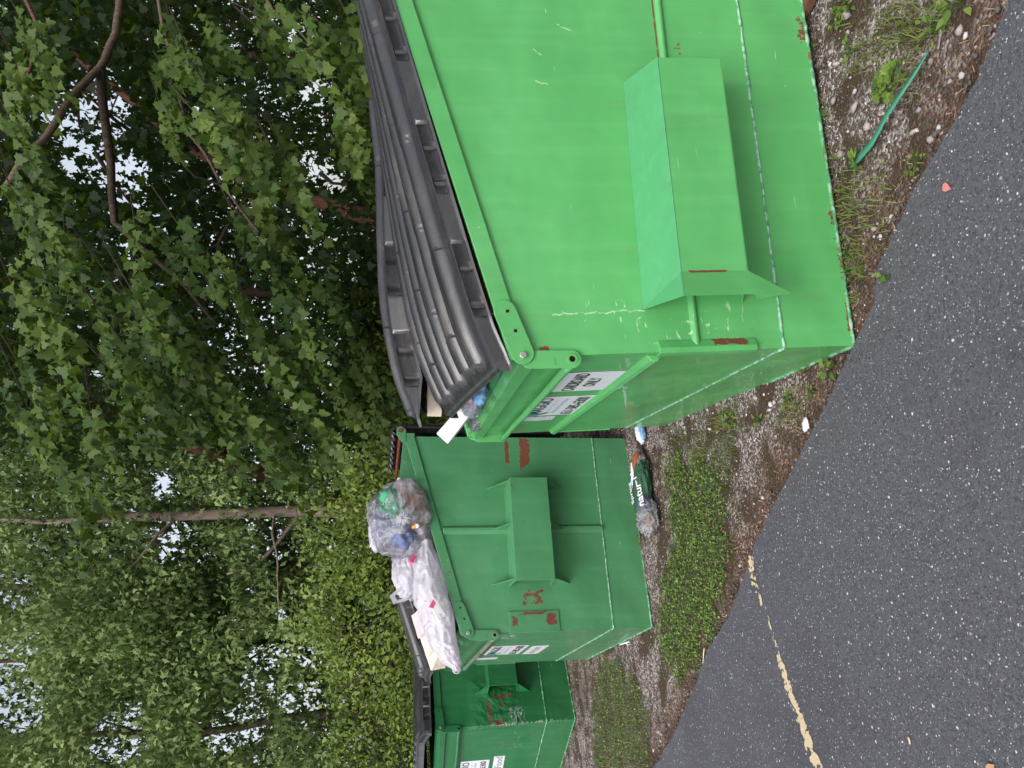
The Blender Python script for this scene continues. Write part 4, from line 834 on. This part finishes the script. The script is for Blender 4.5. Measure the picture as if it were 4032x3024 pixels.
def film(name, tint, alpha, gl=.5, haze_=.25, rough=.12, hc=(.8, .8, .86), sa=7, sb=19):
    t = NT(name); P = t.obj(); n = t.noise(P, sa, 3, .5, dist=1.2); rd = t.math('SUBTRACT', 1, t.math('MULTIPLY', t.math('ABSOLUTE', t.math('SUBTRACT', n, .5)), 9), clamp=True)
    n2 = t.noise(P, sb, 2, .5, dist=1.5); rd2 = t.math('SUBTRACT', 1, t.math('MULTIPLY', t.math('ABSOLUTE', t.math('SUBTRACT', n2, .5)), 12), clamp=True)
    rr = t.math('MAXIMUM', t.math('POWER', rd, 2), t.math('MULTIPLY', t.math('POWER', rd2, 2), .7)); nb = t.bump(rr, .9, .012)
    tr = t.n('BsdfTransparent'); t.set(tr.inputs[0], tint); g = t.n('BsdfGlossy'); g.inputs['Roughness'].default_value = rough; t.l(nb, g.inputs['Normal'])
    d = t.n('BsdfDiffuse'); t.set(d.inputs[0], hc); tl = t.n('BsdfTranslucent'); t.set(tl.inputs[0], hc); a_ = t.n('MixShader'); a_.inputs[0].default_value = .5; t.l(d.outputs[0], a_.inputs[1]); t.l(tl.outputs[0], a_.inputs[2])
    m1 = t.n('MixShader'); t.set(m1.inputs[0], t.math('ADD', haze_, t.math('MULTIPLY', rr, alpha), clamp=True)); t.l(tr.outputs[0], m1.inputs[1]); t.l(a_.outputs[0], m1.inputs[2])
    lw = t.n('Fresnel'); lw.inputs[0].default_value = 1.45; t.l(nb, lw.inputs['Normal']); m2 = t.n('MixShader'); t.set(m2.inputs[0], t.math('MULTIPLY', lw.outputs[0], gl*1.6, clamp=True)); t.l(m1.outputs[0], m2.inputs[1]); t.l(g.outputs[0], m2.inputs[2])
    return t.done(m2)
CLEAR = film('clear_film', (.93, .93, .95), .35, .6, .22, .15, (.8, .8, .86), 6, 14); WHITEF = film('white_film', (.95, .93, .96), .10, .30, .90, .3, (.90, .86, .94)); BAGC = film('bag_film', (.95, .95, .98), .40, .6, .17, .10, (.85, .83, .93), 3.5, 9); SHEER = film('sheer_film', (.95, .95, .97), .25, .35, .66, .3, (.88, .86, .94), 4, 10)
def cloth(name, a, b, sc=8): 
    t = NT(name); P = t.obj(); return t.done(t.pbr(t.mix(t.noise(P, sc, 4), a, b), .8, t.bump(t.noise(P, 22, 4, dist=1), .5, .01)))
BAGK = simple('black_bag_film', (.012, .012, .014), .28, .6, bump=.5, bsc=14); KRAFT = simple('kraft_board', (.33, .20, .12), .85, .2, 12, .2); CREAM = simple('cream_card', (.68, .58, .48), .7, .3, 9, .08); WHCARD = simple('white_card', (.80, .76, .80), .5, .4, 5, .04)
PINK = simple('pink_print', (.62, .10, .22), .5); LPINK = simple('pale_pink_print', (.78, .48, .50), .6, nsc=20, namp=.15); BLUEC = cloth('blue_cloth', (.07, .10, .22), (.18, .22, .38)); GREENC = cloth('green_wrap', (.03, .30, .13), (.06, .42, .20)); DKGR = cloth('dark_green_print', (.010, .040, .022), (.03, .11, .055), 30)
ORG = simple('orange_plastic', (.75, .22, .02), .3); AMBER = simple('amber_plastic', (.30, .10, .03), .2, .6); LBLUE = simple('blue_print', (.20, .38, .66), .4, nsc=25, namp=.4); PALEB = simple('pale_blue_film', (.62, .70, .90), .35, .5, 30, .15)
I4 = Matrix.Identity(4)
def boxthing(name, M, c, size, rot, mat, label, cat, parent=None, bev=.004, dent=.0):
    bm = bmesh.new(); s_ = [v/2 for v in size]; box(bm, [-v for v in s_], s_); bmesh.ops.subdivide_edges(bm, edges=bm.edges, cuts=5, use_grid_fill=True)
    for v in bm.verts: v.co += Vector((fbm(v.co*9), fbm(v.co*9+Vector((3, 3, 3))), fbm(v.co*9+Vector((7, 1, 0)))))*dent
    o = fromb(name, bm, mat, parent, bevel=0); o.matrix_world = M @ Matrix.Translation(c) @ (Matrix.Rotation(rot[2], 4, 'Z') @ Matrix.Rotation(rot[1], 4, 'Y') @ Matrix.Rotation(rot[0], 4, 'X'))
    if label: tag(o, label, cat)
    return o

# --- nearest dumpster: black sacks inside, cartons propping the lids
tag(blob('trash_bag', M1, (.88, 1.1, 1.02), (.66, .68, .28), BAGK, .16, 2.6, seed=1, ridg=.8), 'glossy black trash bag filling the inside of the nearest dumpster', 'trash bag')
tag(blob('trash_bag', M1, (.42, 1.50, 1.17), (.24, .36, .17), BAGK, .20, 2.6, seed=2, ridg=.8), 'black trash bag showing under the raised far lid of the nearest dumpster', 'trash bag')
def quadbox(name, P, th, mat, label, cat, wr=None):
    """a carton whose visible face is the quad P (world points), th thick behind it"""
    P = [Vector(p) for p in P]; n = (P[1]-P[0]).cross(P[3]-P[0]).normalized()
    if n.dot(CAM-P[0]) < 0: n = -n
    o0 = sum(P, Vector())/4; bm = bmesh.new(); prism(bm, [p-o0 for p in P], -n*th); o = fromb(name, bm, mat, bevel=.004); o.location = o0; tag(o, label, cat)
    if wr:
        s_, (a0, a1), (b0, b1), m_ = wr; cu = bpy.data.curves.new('lettering', 'FONT'); cu.body = s_; cu.resolution_u = 2; tmp = bpy.data.objects.new('tmp', cu); COL.objects.link(tmp)
        me = bpy.data.meshes.new_from_object(tmp.evaluated_get(bpy.context.evaluated_depsgraph_get())); bpy.data.objects.remove(tmp); co = np.array([v.co[:] for v in me.vertices]); mn, mx = co.min(0), co.max(0)
        for v in me.vertices:
            a = a0+(a1-a0)*(v.co.x-mn[0])/(mx[0]-mn[0]); b = b0+(b1-b0)*(v.co.y-mn[1])/(mx[1]-mn[1])
            v.co = (P[0]*(1-a)+P[1]*a)*(1-b)+(P[3]*(1-a)+P[2]*a)*b-o0+n*.0015
        me.materials.clear(); link('lettering', me, m_, o)
    return o
def inv1(x, y, w_, M):
    """point where the sight line through full-size pixel (x, y) meets the plane w = w_ of a dumpster"""
    d = _fw+R2*((3024-y-1512)/F_PX)-U2*((x-2016)/F_PX); o = M.translation; nrm = Vector((M[0][1], M[1][1], M[2][1])); t_ = (w_-(CAM-o).dot(nrm))/d.dot(nrm); return CAM+d*t_
z2 = lambda x, y: (1600+.2034*x, 1450+.2034*y)
quadbox('carton', [inv1(*z2(800, 1470), 1.75, M1), inv1(*z2(1215, 930), 1.15, M1), inv1(*z2(965, 815), 1.15, M1), inv1(*z2(580, 1270), 1.75, M1)], .07, WHCARD, 'white drinks carton with grey lettering poking out under the front of the near lid', 'carton', ('vitaminwater', (.22, .86), (.50, .72), INK['grey']))
quadbox('carton', [inv1(*z2(680, 940), 1.75, M1), inv1(*z2(690, 820), 1.55, M1), inv1(*z2(405, 300), 1.30, M1), inv1(*z2(405, 935), 1.75, M1)], .16, CREAM, 'cream drinks carton standing in the gap between the two lids of the nearest dumpster', 'carton')
quadbox('carton', [inv1(1640, 1470, 1.6, M1), inv1(1640, 1330, 1.5, M1), inv1(1612, 1330, 1.5, M1), inv1(1612, 1470, 1.6, M1)], .2, CREAM, 'cream carton with orange printing far back under the raised lid', 'carton')
boxthing('cardboard_box', M1, (.62, .16, 1.27), (.75, .26, .22), (.0, -R(14.5), .02), KRAFT, 'brown cardboard box showing in the slit between near lid and side rail', 'box', dent=.006)
boxthing('cardboard_box', M1, (1.22, .06, 1.52), (.07, .05, .10), (.2, .1, .4), CREAM, 'small cream card flap caught between near lid and rail', 'box', dent=.004)
tag(blob('bottle_bag', M1, (.03, .98, 1.285), (.07, .20, .05), CLEAR, .22, 3, 4, seed=4), 'clear crumpled bag of bottles squeezed under the front edge of the near lid', 'bag')
tag(blob('snack_bag', M1, (.02, .70, 1.275), (.055, .09, .030), LBLUE, .22, 3, 4, seed=5, ridg=1), 'blue foil snack bag squashed under the near lid', 'snack bag')
tag(blob('snack_bag', M1, (.03, .83, 1.295), (.04, .06, .032), LPINK, .22, 3, 4, seed=6, ridg=1), 'pink foil snack bag squashed under the near lid beside the blue one', 'snack bag')
tag(blob('plastic_wrap', M1, (.03, 1.16, 1.27), (.04, .09, .042), PALEB, .28, 3, 4, seed=8, ridg=1.2), 'crumpled pale blue and white wrap between the white carton and the snack bags', 'wrap')
tag(blob('plastic_wrap', M1, (.03, 1.60, 1.215), (.05, .12, .045), CLEAR, .25, 3, 4, seed=9, ridg=1.2), 'crumpled clear wrap lying under the white carton', 'wrap')

# --- middle dumpster: heaped bags
cb = blob('trash_bag', M2, (.765, .10, 1.600), (.245, .21, .225), BAGC, .20, 1.25, 6, fold=.15, knot=(-.35, -.9, .15), rot=(0, -.15, 0), seed=11, ridg=.30)
tag(cb, 'clear knotted trash bag of coloured rubbish bulging over the rail of the middle dumpster', 'trash bag')
bm = bmesh.new()
for k_ in range(7):
    an = k_*.9+random.uniform(-.3, .3); sr = random.uniform(.45, 1.0); p0 = Vector((.70, -.115, 1.60)); tube(bm, [p0-Vector(cb.matrix_world.translation)*0, p0+Vector((math.cos(an)*.03, -.03, math.sin(an)*.03))*sr, p0+Vector((math.cos(an)*.06, -.010, math.sin(an+.2)*.055))*sr, p0+Vector((math.cos(an+.3)*.085, .03, math.sin(an+.3)*.08))*sr], [.002, .004, .0022, .0006], 5)
kt = fromb('knot', bm, SHEER, None, True); kt.matrix_world = M2; kt.parent = cb; kt.matrix_parent_inverse = (M2 @ Matrix.Translation((.765, .10, 1.600))).inverted()
tag(blob('green_wrapper', M2, (.83, .05, 1.665), (.12, .10, .08), GREENC, .3, 2.5, 4, seed=12), 'bright green wrapper inside the clear trash bag', 'wrapper')
tag(blob('blue_cloth', M2, (.63, .04, 1.60), (.085, .10, .09), BLUEC, .3, 2.5, 4, seed=13), 'dark blue cloth inside the clear bag, at its lower left', 'cloth')
tag(blob('blue_cloth', M2, (.70, .06, 1.715), (.10, .09, .05), BLUEC, .35, 2.5, 4, seed=14), 'dark blue cloth inside the clear bag, at its top', 'cloth')
tag(blob('paper_bag', M2, (.83, .05, 1.50), (.12, .10, .07), KRAFT, .3, 2, 4, seed=15), 'crumpled brown paper bag inside the clear trash bag', 'paper bag')
tag(blob('tissue', M2, (.73, .02, 1.57), (.075, .07, .07), WHCARD, .25, 3, 4, seed=16, ridg=1), 'crumpled white tissue in the middle of the clear trash bag', 'tissue')
tag(blob('tissue', M2, (.90, .08, 1.59), (.07, .09, .06), LPINK, .25, 3, 4, seed=17, ridg=1), 'crumpled pinkish tissue at the right inside the clear trash bag', 'tissue')
tag(blob('trash_bag', M2, (.70, .16, 1.76), (.13, .10, .05), SHEER, .3, 3, 4, seed=18), 'sheer thin bag folded at the top of the clear trash bag', 'trash bag')
bm = bmesh.new(); tube(bm, [(0, 0, 0), (0, 0, .045), (0, 0, .047), (0, 0, .062)], [.013, .013, .010, .010], 14); ob = fromb('pill_bottle', bm, ORG, None, True); ob.matrix_world = M2 @ Matrix.Translation((.665, -.095, 1.485)) @ Matrix.Rotation(R(-18), 4, 'Y'); tag(ob, 'small orange bottle with white label showing through the clear trash bag', 'bottle')
bm = bmesh.new(); cyl(bm, (0, 0, .014), (0, 0, 1), .0136, .022, 14); link_ = fromb('label_band', bm, WHCARD, ob, True)
# long white bag lying along the rail
def longbag(name, M, pts, rads, mat, label, seed, crumple=.16):
    P = [Vector(p) for p in pts]; n = len(P); NS, NL = 72, 130; c0 = P[n//2]; V = []
    for i in range(NL+1):
        t_ = i/NL*(n-1); k_ = min(n-2, int(t_)); f = t_-k_; s3 = f*f*(3-2*f); c_ = P[k_].lerp(P[k_+1], f); ry = rads[k_][0]*(1-s3)+rads[k_+1][0]*s3; rz = rads[k_][1]*(1-s3)+rads[k_+1][1]*s3
        for j in range(NS):
            a = 2*math.pi*j/NS; q = Vector((i/NL*5, math.cos(a)*1.2, math.sin(a)*1.2))+Vector((seed, 0, 0)); n1 = noise.fractal(q, 1, 2, 3); rg = 1-abs(noise.noise(q*1.7))*2; g = 1+crumple*(n1+rg*rg*.8)
            V.append((c_+Vector((0, math.cos(a)*ry, math.sin(a)*rz))*g-c0)[:])
    V = np.array(V); a = np.arange((NL+1)*NS).reshape(NL+1, NS); b_ = np.roll(a, -1, 1); Fc = np.stack([a[:-1], b_[:-1], b_[1:], a[1:]], -1).reshape(-1, 4)
    o = idxmesh(name, V, Fc, mat, smooth=True); o.matrix_world = M @ Matrix.Translation(c0); tag(o, label, 'trash bag'); return o
longbag('trash_bag', M2, [(.66, .10, 1.44), (.58, .10, 1.455), (.42, .09, 1.435), (.25, .08, 1.42), (.10, .08, 1.375), (-.05, .07, 1.345), (-.15, .04, 1.30), (-.215, .01, 1.265)], [(.03, .02), (.09, .055), (.13, .085), (.14, .10), (.13, .095), (.10, .085), (.06, .055), (.016, .018)], WHITEF,
  'long milky white trash bag lying along the near rail of the middle dumpster', 3)
tag(blob('trash_bag', M2, (.43, .22, 1.56), (.16, .14, .085), SHEER, .25, 2.4, 5, fold=.2, knot=(-.2, -.4, .9), seed=22), 'sheer white carrier bag with tied handles behind the long white bag', 'trash bag')
for k_, (pp, rr_) in enumerate((([(.40, .14, 1.57), (.44, .12, 1.63), (.50, .12, 1.67), (.53, .14, 1.62), (.50, .16, 1.56)], .012), ([(.34, .14, 1.55), (.31, .12, 1.62), (.265, .12, 1.675), (.215, .13, 1.65), (.235, .15, 1.57), (.30, .16, 1.53)], .013))):
    bm = bmesh.new(); P_ = [Vector(p) for p in pp]; Q_ = []
    for i in range(len(P_)-1):
        for j in range(6): Q_.append(P_[i].lerp(P_[i+1], j/6))
    V = []; n = len(Q_)
    for i, q in enumerate(Q_):
        wd = .030*(1+.3*math.sin(i*.7)); cen = sum(P_, Vector())/len(P_); V.append((q.lerp(cen, .0)[:], q.lerp(cen, .45)[:] if k_ else q.lerp(cen, .35)[:], wd))
    rr2 = [(bm.verts.new(a), bm.verts.new(Vector(b)+Vector((0, .02, 0)))) for a, b, _ in V]
    for (a, b), (c2, d2) in zip(rr2, rr2[1:]): bm.faces.new((a, b, d2, c2))
    o = fromb('bag_handle', bm, SHEER, None, True); o.matrix_world = M2; tag(o, ('sheer tied handle ear of the carrier bag, upper right one' if k_ == 0 else 'large sheer handle loop of the carrier bag, lower left one'), 'bag handle')
bm = bmesh.new(); tube(bm, [(-.205+.022*math.cos(a*.52), .005, 1.272+.022*math.sin(a*.52)) for a in range(13)], .0045, 6, False); o = fromb('bag_handle', bm, WHITEF, None, True); o.matrix_world = M2; tag(o, 'small white loop at the tip of the long milky bag', 'bag handle')
boxthing('carton', M2, (.47, .02, 1.535), (.05, .03, .030), (.3, .4, .3), PINK, 'pink printed packet between the sheer carrier bag and the long white bag', 'packet', dent=.004)
boxthing('carton', M2, (.175, -.055, 1.415), (.050, .03, .026), (.2, .5, .1), PINK, 'pink packet end showing through the long white bag', 'packet', dent=.004)
boxthing('paper', M2, (.135, -.062, 1.385), (.10, .012, .055), (.15, -.5, .05), WHCARD, 'folded white paper pressed against the long white bag', 'paper', dent=.004)
for k_, (uu, zz, m_, lb) in enumerate(((.13, 1.47, LPINK, 'pale pink packet under the far lid, furthest back of its stack'), (.02, 1.415, CREAM, 'cream packet under the far lid, middle of its stack'), (-.05, 1.385, CREAM, 'cream packet under the far lid, at the front of its stack'))):
    boxthing('packet', M2, (uu, .34+.03*k_, zz-.035), (.16, .22, .10), (.1, -.25, .1*k_), m_, lb, 'packet', dent=.008)
tag(blob('trash_bag', M2, (.03, .66, 1.33), (.12, .20, .06), BAGK, .35, 5, 5, seed=25, ridg=1), 'tattered black trash bag under the far lid at the front of the middle dumpster', 'trash bag')
tag(blob('trash_bag', M2, (.66, .84, 1.10), (.46, .60, .30), BAGK, .14, 2.4, 5, seed=26, ridg=.8), 'black trash bag filling the inside of the middle dumpster', 'trash bag')
boxthing('carton', M2, (.945, .05, 1.62), (.13, .04, .10), (.2, .5, 0), WHCARD, 'white carton corner with a lime stripe behind the clear bag', 'carton', dent=.003)
tag(blob('trash_bag', M3, (.88, .9, .98), (.62, .66, .28), BAGK, .14, 2.4, 4, seed=27, ridg=.8), 'black trash bag inside the farthest dumpster', 'trash bag')

# --- litter on the ground
G0 = onground(2562, 1925); ax_ = (onground(2600, 2090)-onground(2535, 1775)); ang = math.atan2(ax_.y, ax_.x)
LT = empty('litter_bag', Matrix.Translation((G0.x, G0.y, 0)) @ Matrix.Rotation(ang, 4, 'Z')); tag(LT, 'torn dark green drinks wrapper and clear film on the gravel beside the middle dumpster', 'litter')
def lp(nm, c, rad, mat, cr=.3, seed=0, rot=(0, 0, 0), sb=5):
    o = blob(nm, I4, (0, 0, 0), rad, mat, cr, 2.6, sb, seed=seed, rot=rot, ridg=.9, flat=rad[2]*.85); o.parent = LT; o.matrix_world = I4; o.matrix_parent_inverse = I4; o.location = c; return o
lp('green_film', (.02, -.005, .058), (.20, .085, .055), DKGR, .14, 31); lp('clear_film', (.20, .01, .06), (.105, .085, .058), CLEAR, .25, 32); lp('clear_film', (-.07, .050, .055), (.12, .030, .040), CLEAR, .25, 33)
lp('bottle', (-.165, .035, .065), (.085, .036, .036), AMBER, .06, 34, (0, .1, .35), 4); lp('bottle', (.225, -.01, .045), (.055, .032, .032), AMBER, .06, 35, (0, 0, -.5), 4); lp('blue_film', (-.14, -.035, .052), (.10, .032, .040), PALEB, .25, 36, (0, 0, -.25)); lp('blue_film', (.12, .03, .07), (.04, .025, .03), BLUEC, .5, 37); lp('clear_film', (-.235, .0, .035), (.05, .026, .030), CLEAR, .25, 38)
def flattext(parent, s_, c, wd, ht, rotz, mat, tilt):
    cu = bpy.data.curves.new('lettering', 'FONT'); cu.body = s_; cu.resolution_u = 2; cu.offset = .02; tmp = bpy.data.objects.new('tmp', cu); COL.objects.link(tmp)
    me = bpy.data.meshes.new_from_object(tmp.evaluated_get(bpy.context.evaluated_depsgraph_get())); bpy.data.objects.remove(tmp); co = np.array([v.co[:] for v in me.vertices]); mn, mx = co.min(0), co.max(0)
    for v in me.vertices: v.co = ((v.co.x-mn[0])/(mx[0]-mn[0])*wd-wd/2, (v.co.y-mn[1])/(mx[1]-mn[1])*ht-ht/2, 0)
    me.materials.clear(); o = link('lettering', me, mat, parent); o.location = c; o.rotation_euler = (tilt, 0, rotz); return o
flattext(LT, 'natural', (.045, .068, .108), .20, .050, R(180), PAPER, R(38)); flattext(LT, 'Spring', (.02, -.01, .130), .15, .045, R(180), PAPER, R(8))
g1 = onground(2537, 1697); o = blob('wrapper', Matrix.Translation((g1.x, g1.y, .03)), (0, 0, 0), (.075, .030, .028), PALEB, .3, 3, 4, seed=41, ridg=1, rot=(0, 0, ang)); tag(o, 'crumpled pale blue plastic wrapper on the gravel between the first two dumpsters', 'wrapper')
o2 = blob('blue_edge', Matrix.Translation((g1.x, g1.y, .03)), (.012, -.022, -.004), (.07, .012, .022), LBLUE, .3, 3, 3, seed=42, rot=(0, 0, ang)); o2.parent = o; o2.matrix_world = I4; o2.matrix_parent_inverse = I4; o2.location = (.012, -.022, -.004)

# green strap
SPX = [(1280, 895, .004), (1340, 830, .020), (1400, 760, .030), (1480, 610, .040), (1560, 490, .040), (1640, 370, .028), (1700, 270, .006)]
C_ = [onground(2400+.7378*x, .7378*y, z)+Vector((0, 0, 0)) for x, y, z in SPX]; bm = bmesh.new(); prev = None; Q_ = []
for i in range(len(C_)-1):
    for j in range(6): Q_.append(C_[i].lerp(C_[i+1], j/6))
Q_.append(C_[-1]); c0 = Q_[len(Q_)//2]
for i, q in enumerate(Q_):
    d = (Q_[min(i+1, len(Q_)-1)]-Q_[max(0, i-1)]).normalized(); s_ = d.cross(Vector((0, 0, 1))).normalized(); f = i/(len(Q_)-1); wd = .0165*min(1, f*6+.25, (1-f)*8+.5); tw_ = .15+.5*f; s_ = (s_*math.cos(tw_)+Vector((0, 0, 1))*math.sin(tw_)*.6)*wd
    cur = (bm.verts.new(q-s_-c0), bm.verts.new(q+s_-c0))
    if prev: bm.faces.new((prev[0], prev[1], cur[1], cur[0]))
    prev = cur
t = NT('woven_strap'); P = t.obj(); STR = t.done(t.pbr(t.mix(t.vor(P, 420), (.02, .16, .10), (.10, .36, .25)), .45, t.bump(t.vor(P, 420), .5, .001)))
o = fromb('strap', bm, STR, None, True); o.location = c0; md = o.modifiers.new('s', 'SOLIDIFY'); md.thickness = .0015; tag(o, 'green woven plastic strap looping out of the gravel beside the nearest dumpster', 'strap')
# flattened box under the foot of the nearest dumpster
boxthing('cardboard_box', I4, onground(3150, 0, .02)+Vector((.03, -.02, 0)), (.22, .12, .03), (0, .05, .45), simple('dark_brown_board', (.13, .06, .035), .9, .2, 12, .3), 'flattened brown cardboard sticking out from under the nearest dumpster', 'box', dent=.006)  # board set to a darker brown than the kraft boxes
# petal, dry leaf, sticks
def flatleaf(name, px_, py_, L_, rz, mat, label, cat, z=.022, shape=OVAL, cup=.5):
    g = onground(px_, py_, z); C = np.array([[0, 0, 0.]]); o = npmesh(name, leaves(C, np.array([[math.cos(rz), math.sin(rz), .05]]), np.array([[0, 0, 1.]]), np.array([L_]), shape, cup, .2), len(shape), mat); o.location = g; tag(o, label, cat); return o
flatleaf('petal', 3745, 745, .050, R(60), simple('petal', (.62, .22, .22), .5, nsc=60), 'pinkish red leaf lying alone on the asphalt', 'leaf', .02); flatleaf('dry_leaf', 3915, 3010, .055, R(150), simple('dry_leaf', (.50, .27, .15), .6, nsc=60), 'dry tan leaf on the asphalt at the bottom of the view', 'leaf', .02)
def stick(a, b, r_, mat, label, z=.012):
    A, B = onground(*a, z), onground(*b, z); bm = bmesh.new(); m_ = (A+B)/2; tube(bm, [A-m_, (A-m_)*.3+Vector((.002, 0, .001)), B-m_], [r_, r_*.9, r_*.7], 6); o = fromb('stick', bm, mat, None, True); o.location = m_; tag(o, label, 'stick')
STK = simple('pale_stick', (.55, .44, .28), .7); stick((2773, 2552), (2768, 2612), .004, STK, 'straw-coloured twig at the edge of the grass and asphalt'); stick((2441, 2539), (2478, 2527), .006, WHCARD, 'short white plastic stick at the foot of the middle dumpster', .03); stick((3577, 2902), (3584, 2930), .004, STK, 'tiny tan wood chip alone on the asphalt', .02)
g = onground(3172, 1672, .01); o = blob('torn_paper', Matrix.Translation(g), (0, 0, 0), (.020, .014, .009), WHCARD, .5, 3, 3, seed=51, ridg=1); tag(o, 'torn scrap of white paper on the brown needles beside the asphalt', 'paper')

# weeds
WEED = leafmat('weed_leaf', [(0, (.04, .08, .02)), (.5, (.09, .16, .03)), (1, (.20, .28, .055))], .3, .45)
def weed(px_, py_, n, size, rad, label, shape=OVAL, hgt_=.03):
    g = onground(px_, py_); an = rnd(n, 0, 6.28); rr = rad*np.sqrt(rnd(n)); C = np.stack([np.cos(an)*rr, np.sin(an)*rr, .004+hgt_*rnd(n)], -1); D_ = np.stack([np.cos(an), np.sin(an), .25+.5*rnd(n)], -1)
    T = empty('weed', Matrix.Translation(g)); tag(T, label, 'weed', 'weeds rooted in the gravel verge'); N_ = np.tile([0., -.25, 1], (n, 1))+RNG.normal(0, .25, (n, 3))
    npmesh('leaves', leaves(C, D_, N_, size*rnd(n, .6, 1.1), shape), len(shape), WEED, T, lv=.35+.65*rnd(n)); bm = bmesh.new()
    for c2 in C[:14]: tube(bm, [(0, 0, -.01), (c2[0]*.5, c2[1]*.5, c2[2]*.7), tuple(c2)], .0012, 4)
    fromb('stems', bm, GRS, T)
for a_ in ((3520, 330, 34, .030, .055, 'lobed yellow-green weed just behind the green strap', MAPLE), (3475, 372, 12, .024, .025, 'small lobed weed touching the middle of the strap', MAPLE), (3385, 640, 14, .035, .03, 'broad-leaved weed at the near end of the strap'), (3620, 640, 26, .016, .035, 'round-leaved weed on the asphalt edge beyond the strap'), (3315, 60, 20, .022, .04, 'small weed in the gravel at the right of the view, closest to the dumpster'),
           (3345, 20, 26, .030, .045, 'leafy weed at the right edge of the view'), (3690, 110, 16, .034, .05, 'long-leaved weed near the asphalt at the right edge of the view'), (3790, 15, 14, .042, .05, 'largest weed with pale broad leaves at the far right'), (3222, 192, 4, .035, .014, 'two-leaved sprout against the foot of the nearest dumpster'), (3360, 200, 12, .024, .03, 'dark green weed between gravel and grass tufts'),
           (3508, 1085, 4, .040, .010, 'V-shaped sprout growing from the asphalt edge'), (3335, 1010, 40, .012, .04, 'fine-leaved weed at the foot of the near dumpster corner'), (3345, 1070, 34, .010, .03, 'second fine-leaved weed, just left of the first'), (3320, 945, 14, .014, .02, 'sprig climbing the lower edge of the nearest dumpster'), (3270, 1452, 16, .045, .03, 'dark fern-like weed left of the near dumpster corner'),
           (3204, 1538, 14, .016, .02, 'light green sprout in the dark gravel'), (3105, 1575, 18, .020, .035, 'grassy weed beside a cluster of white pebbles'), (3000, 1652, 12, .025, .02, 'pale weed near the torn paper'), (2880, 1655, 20, .025, .05, 'weed at the upper end of the sparse grass')):
    weed(*a_[:6], **({'shape': a_[6]} if len(a_) > 6 else {}))
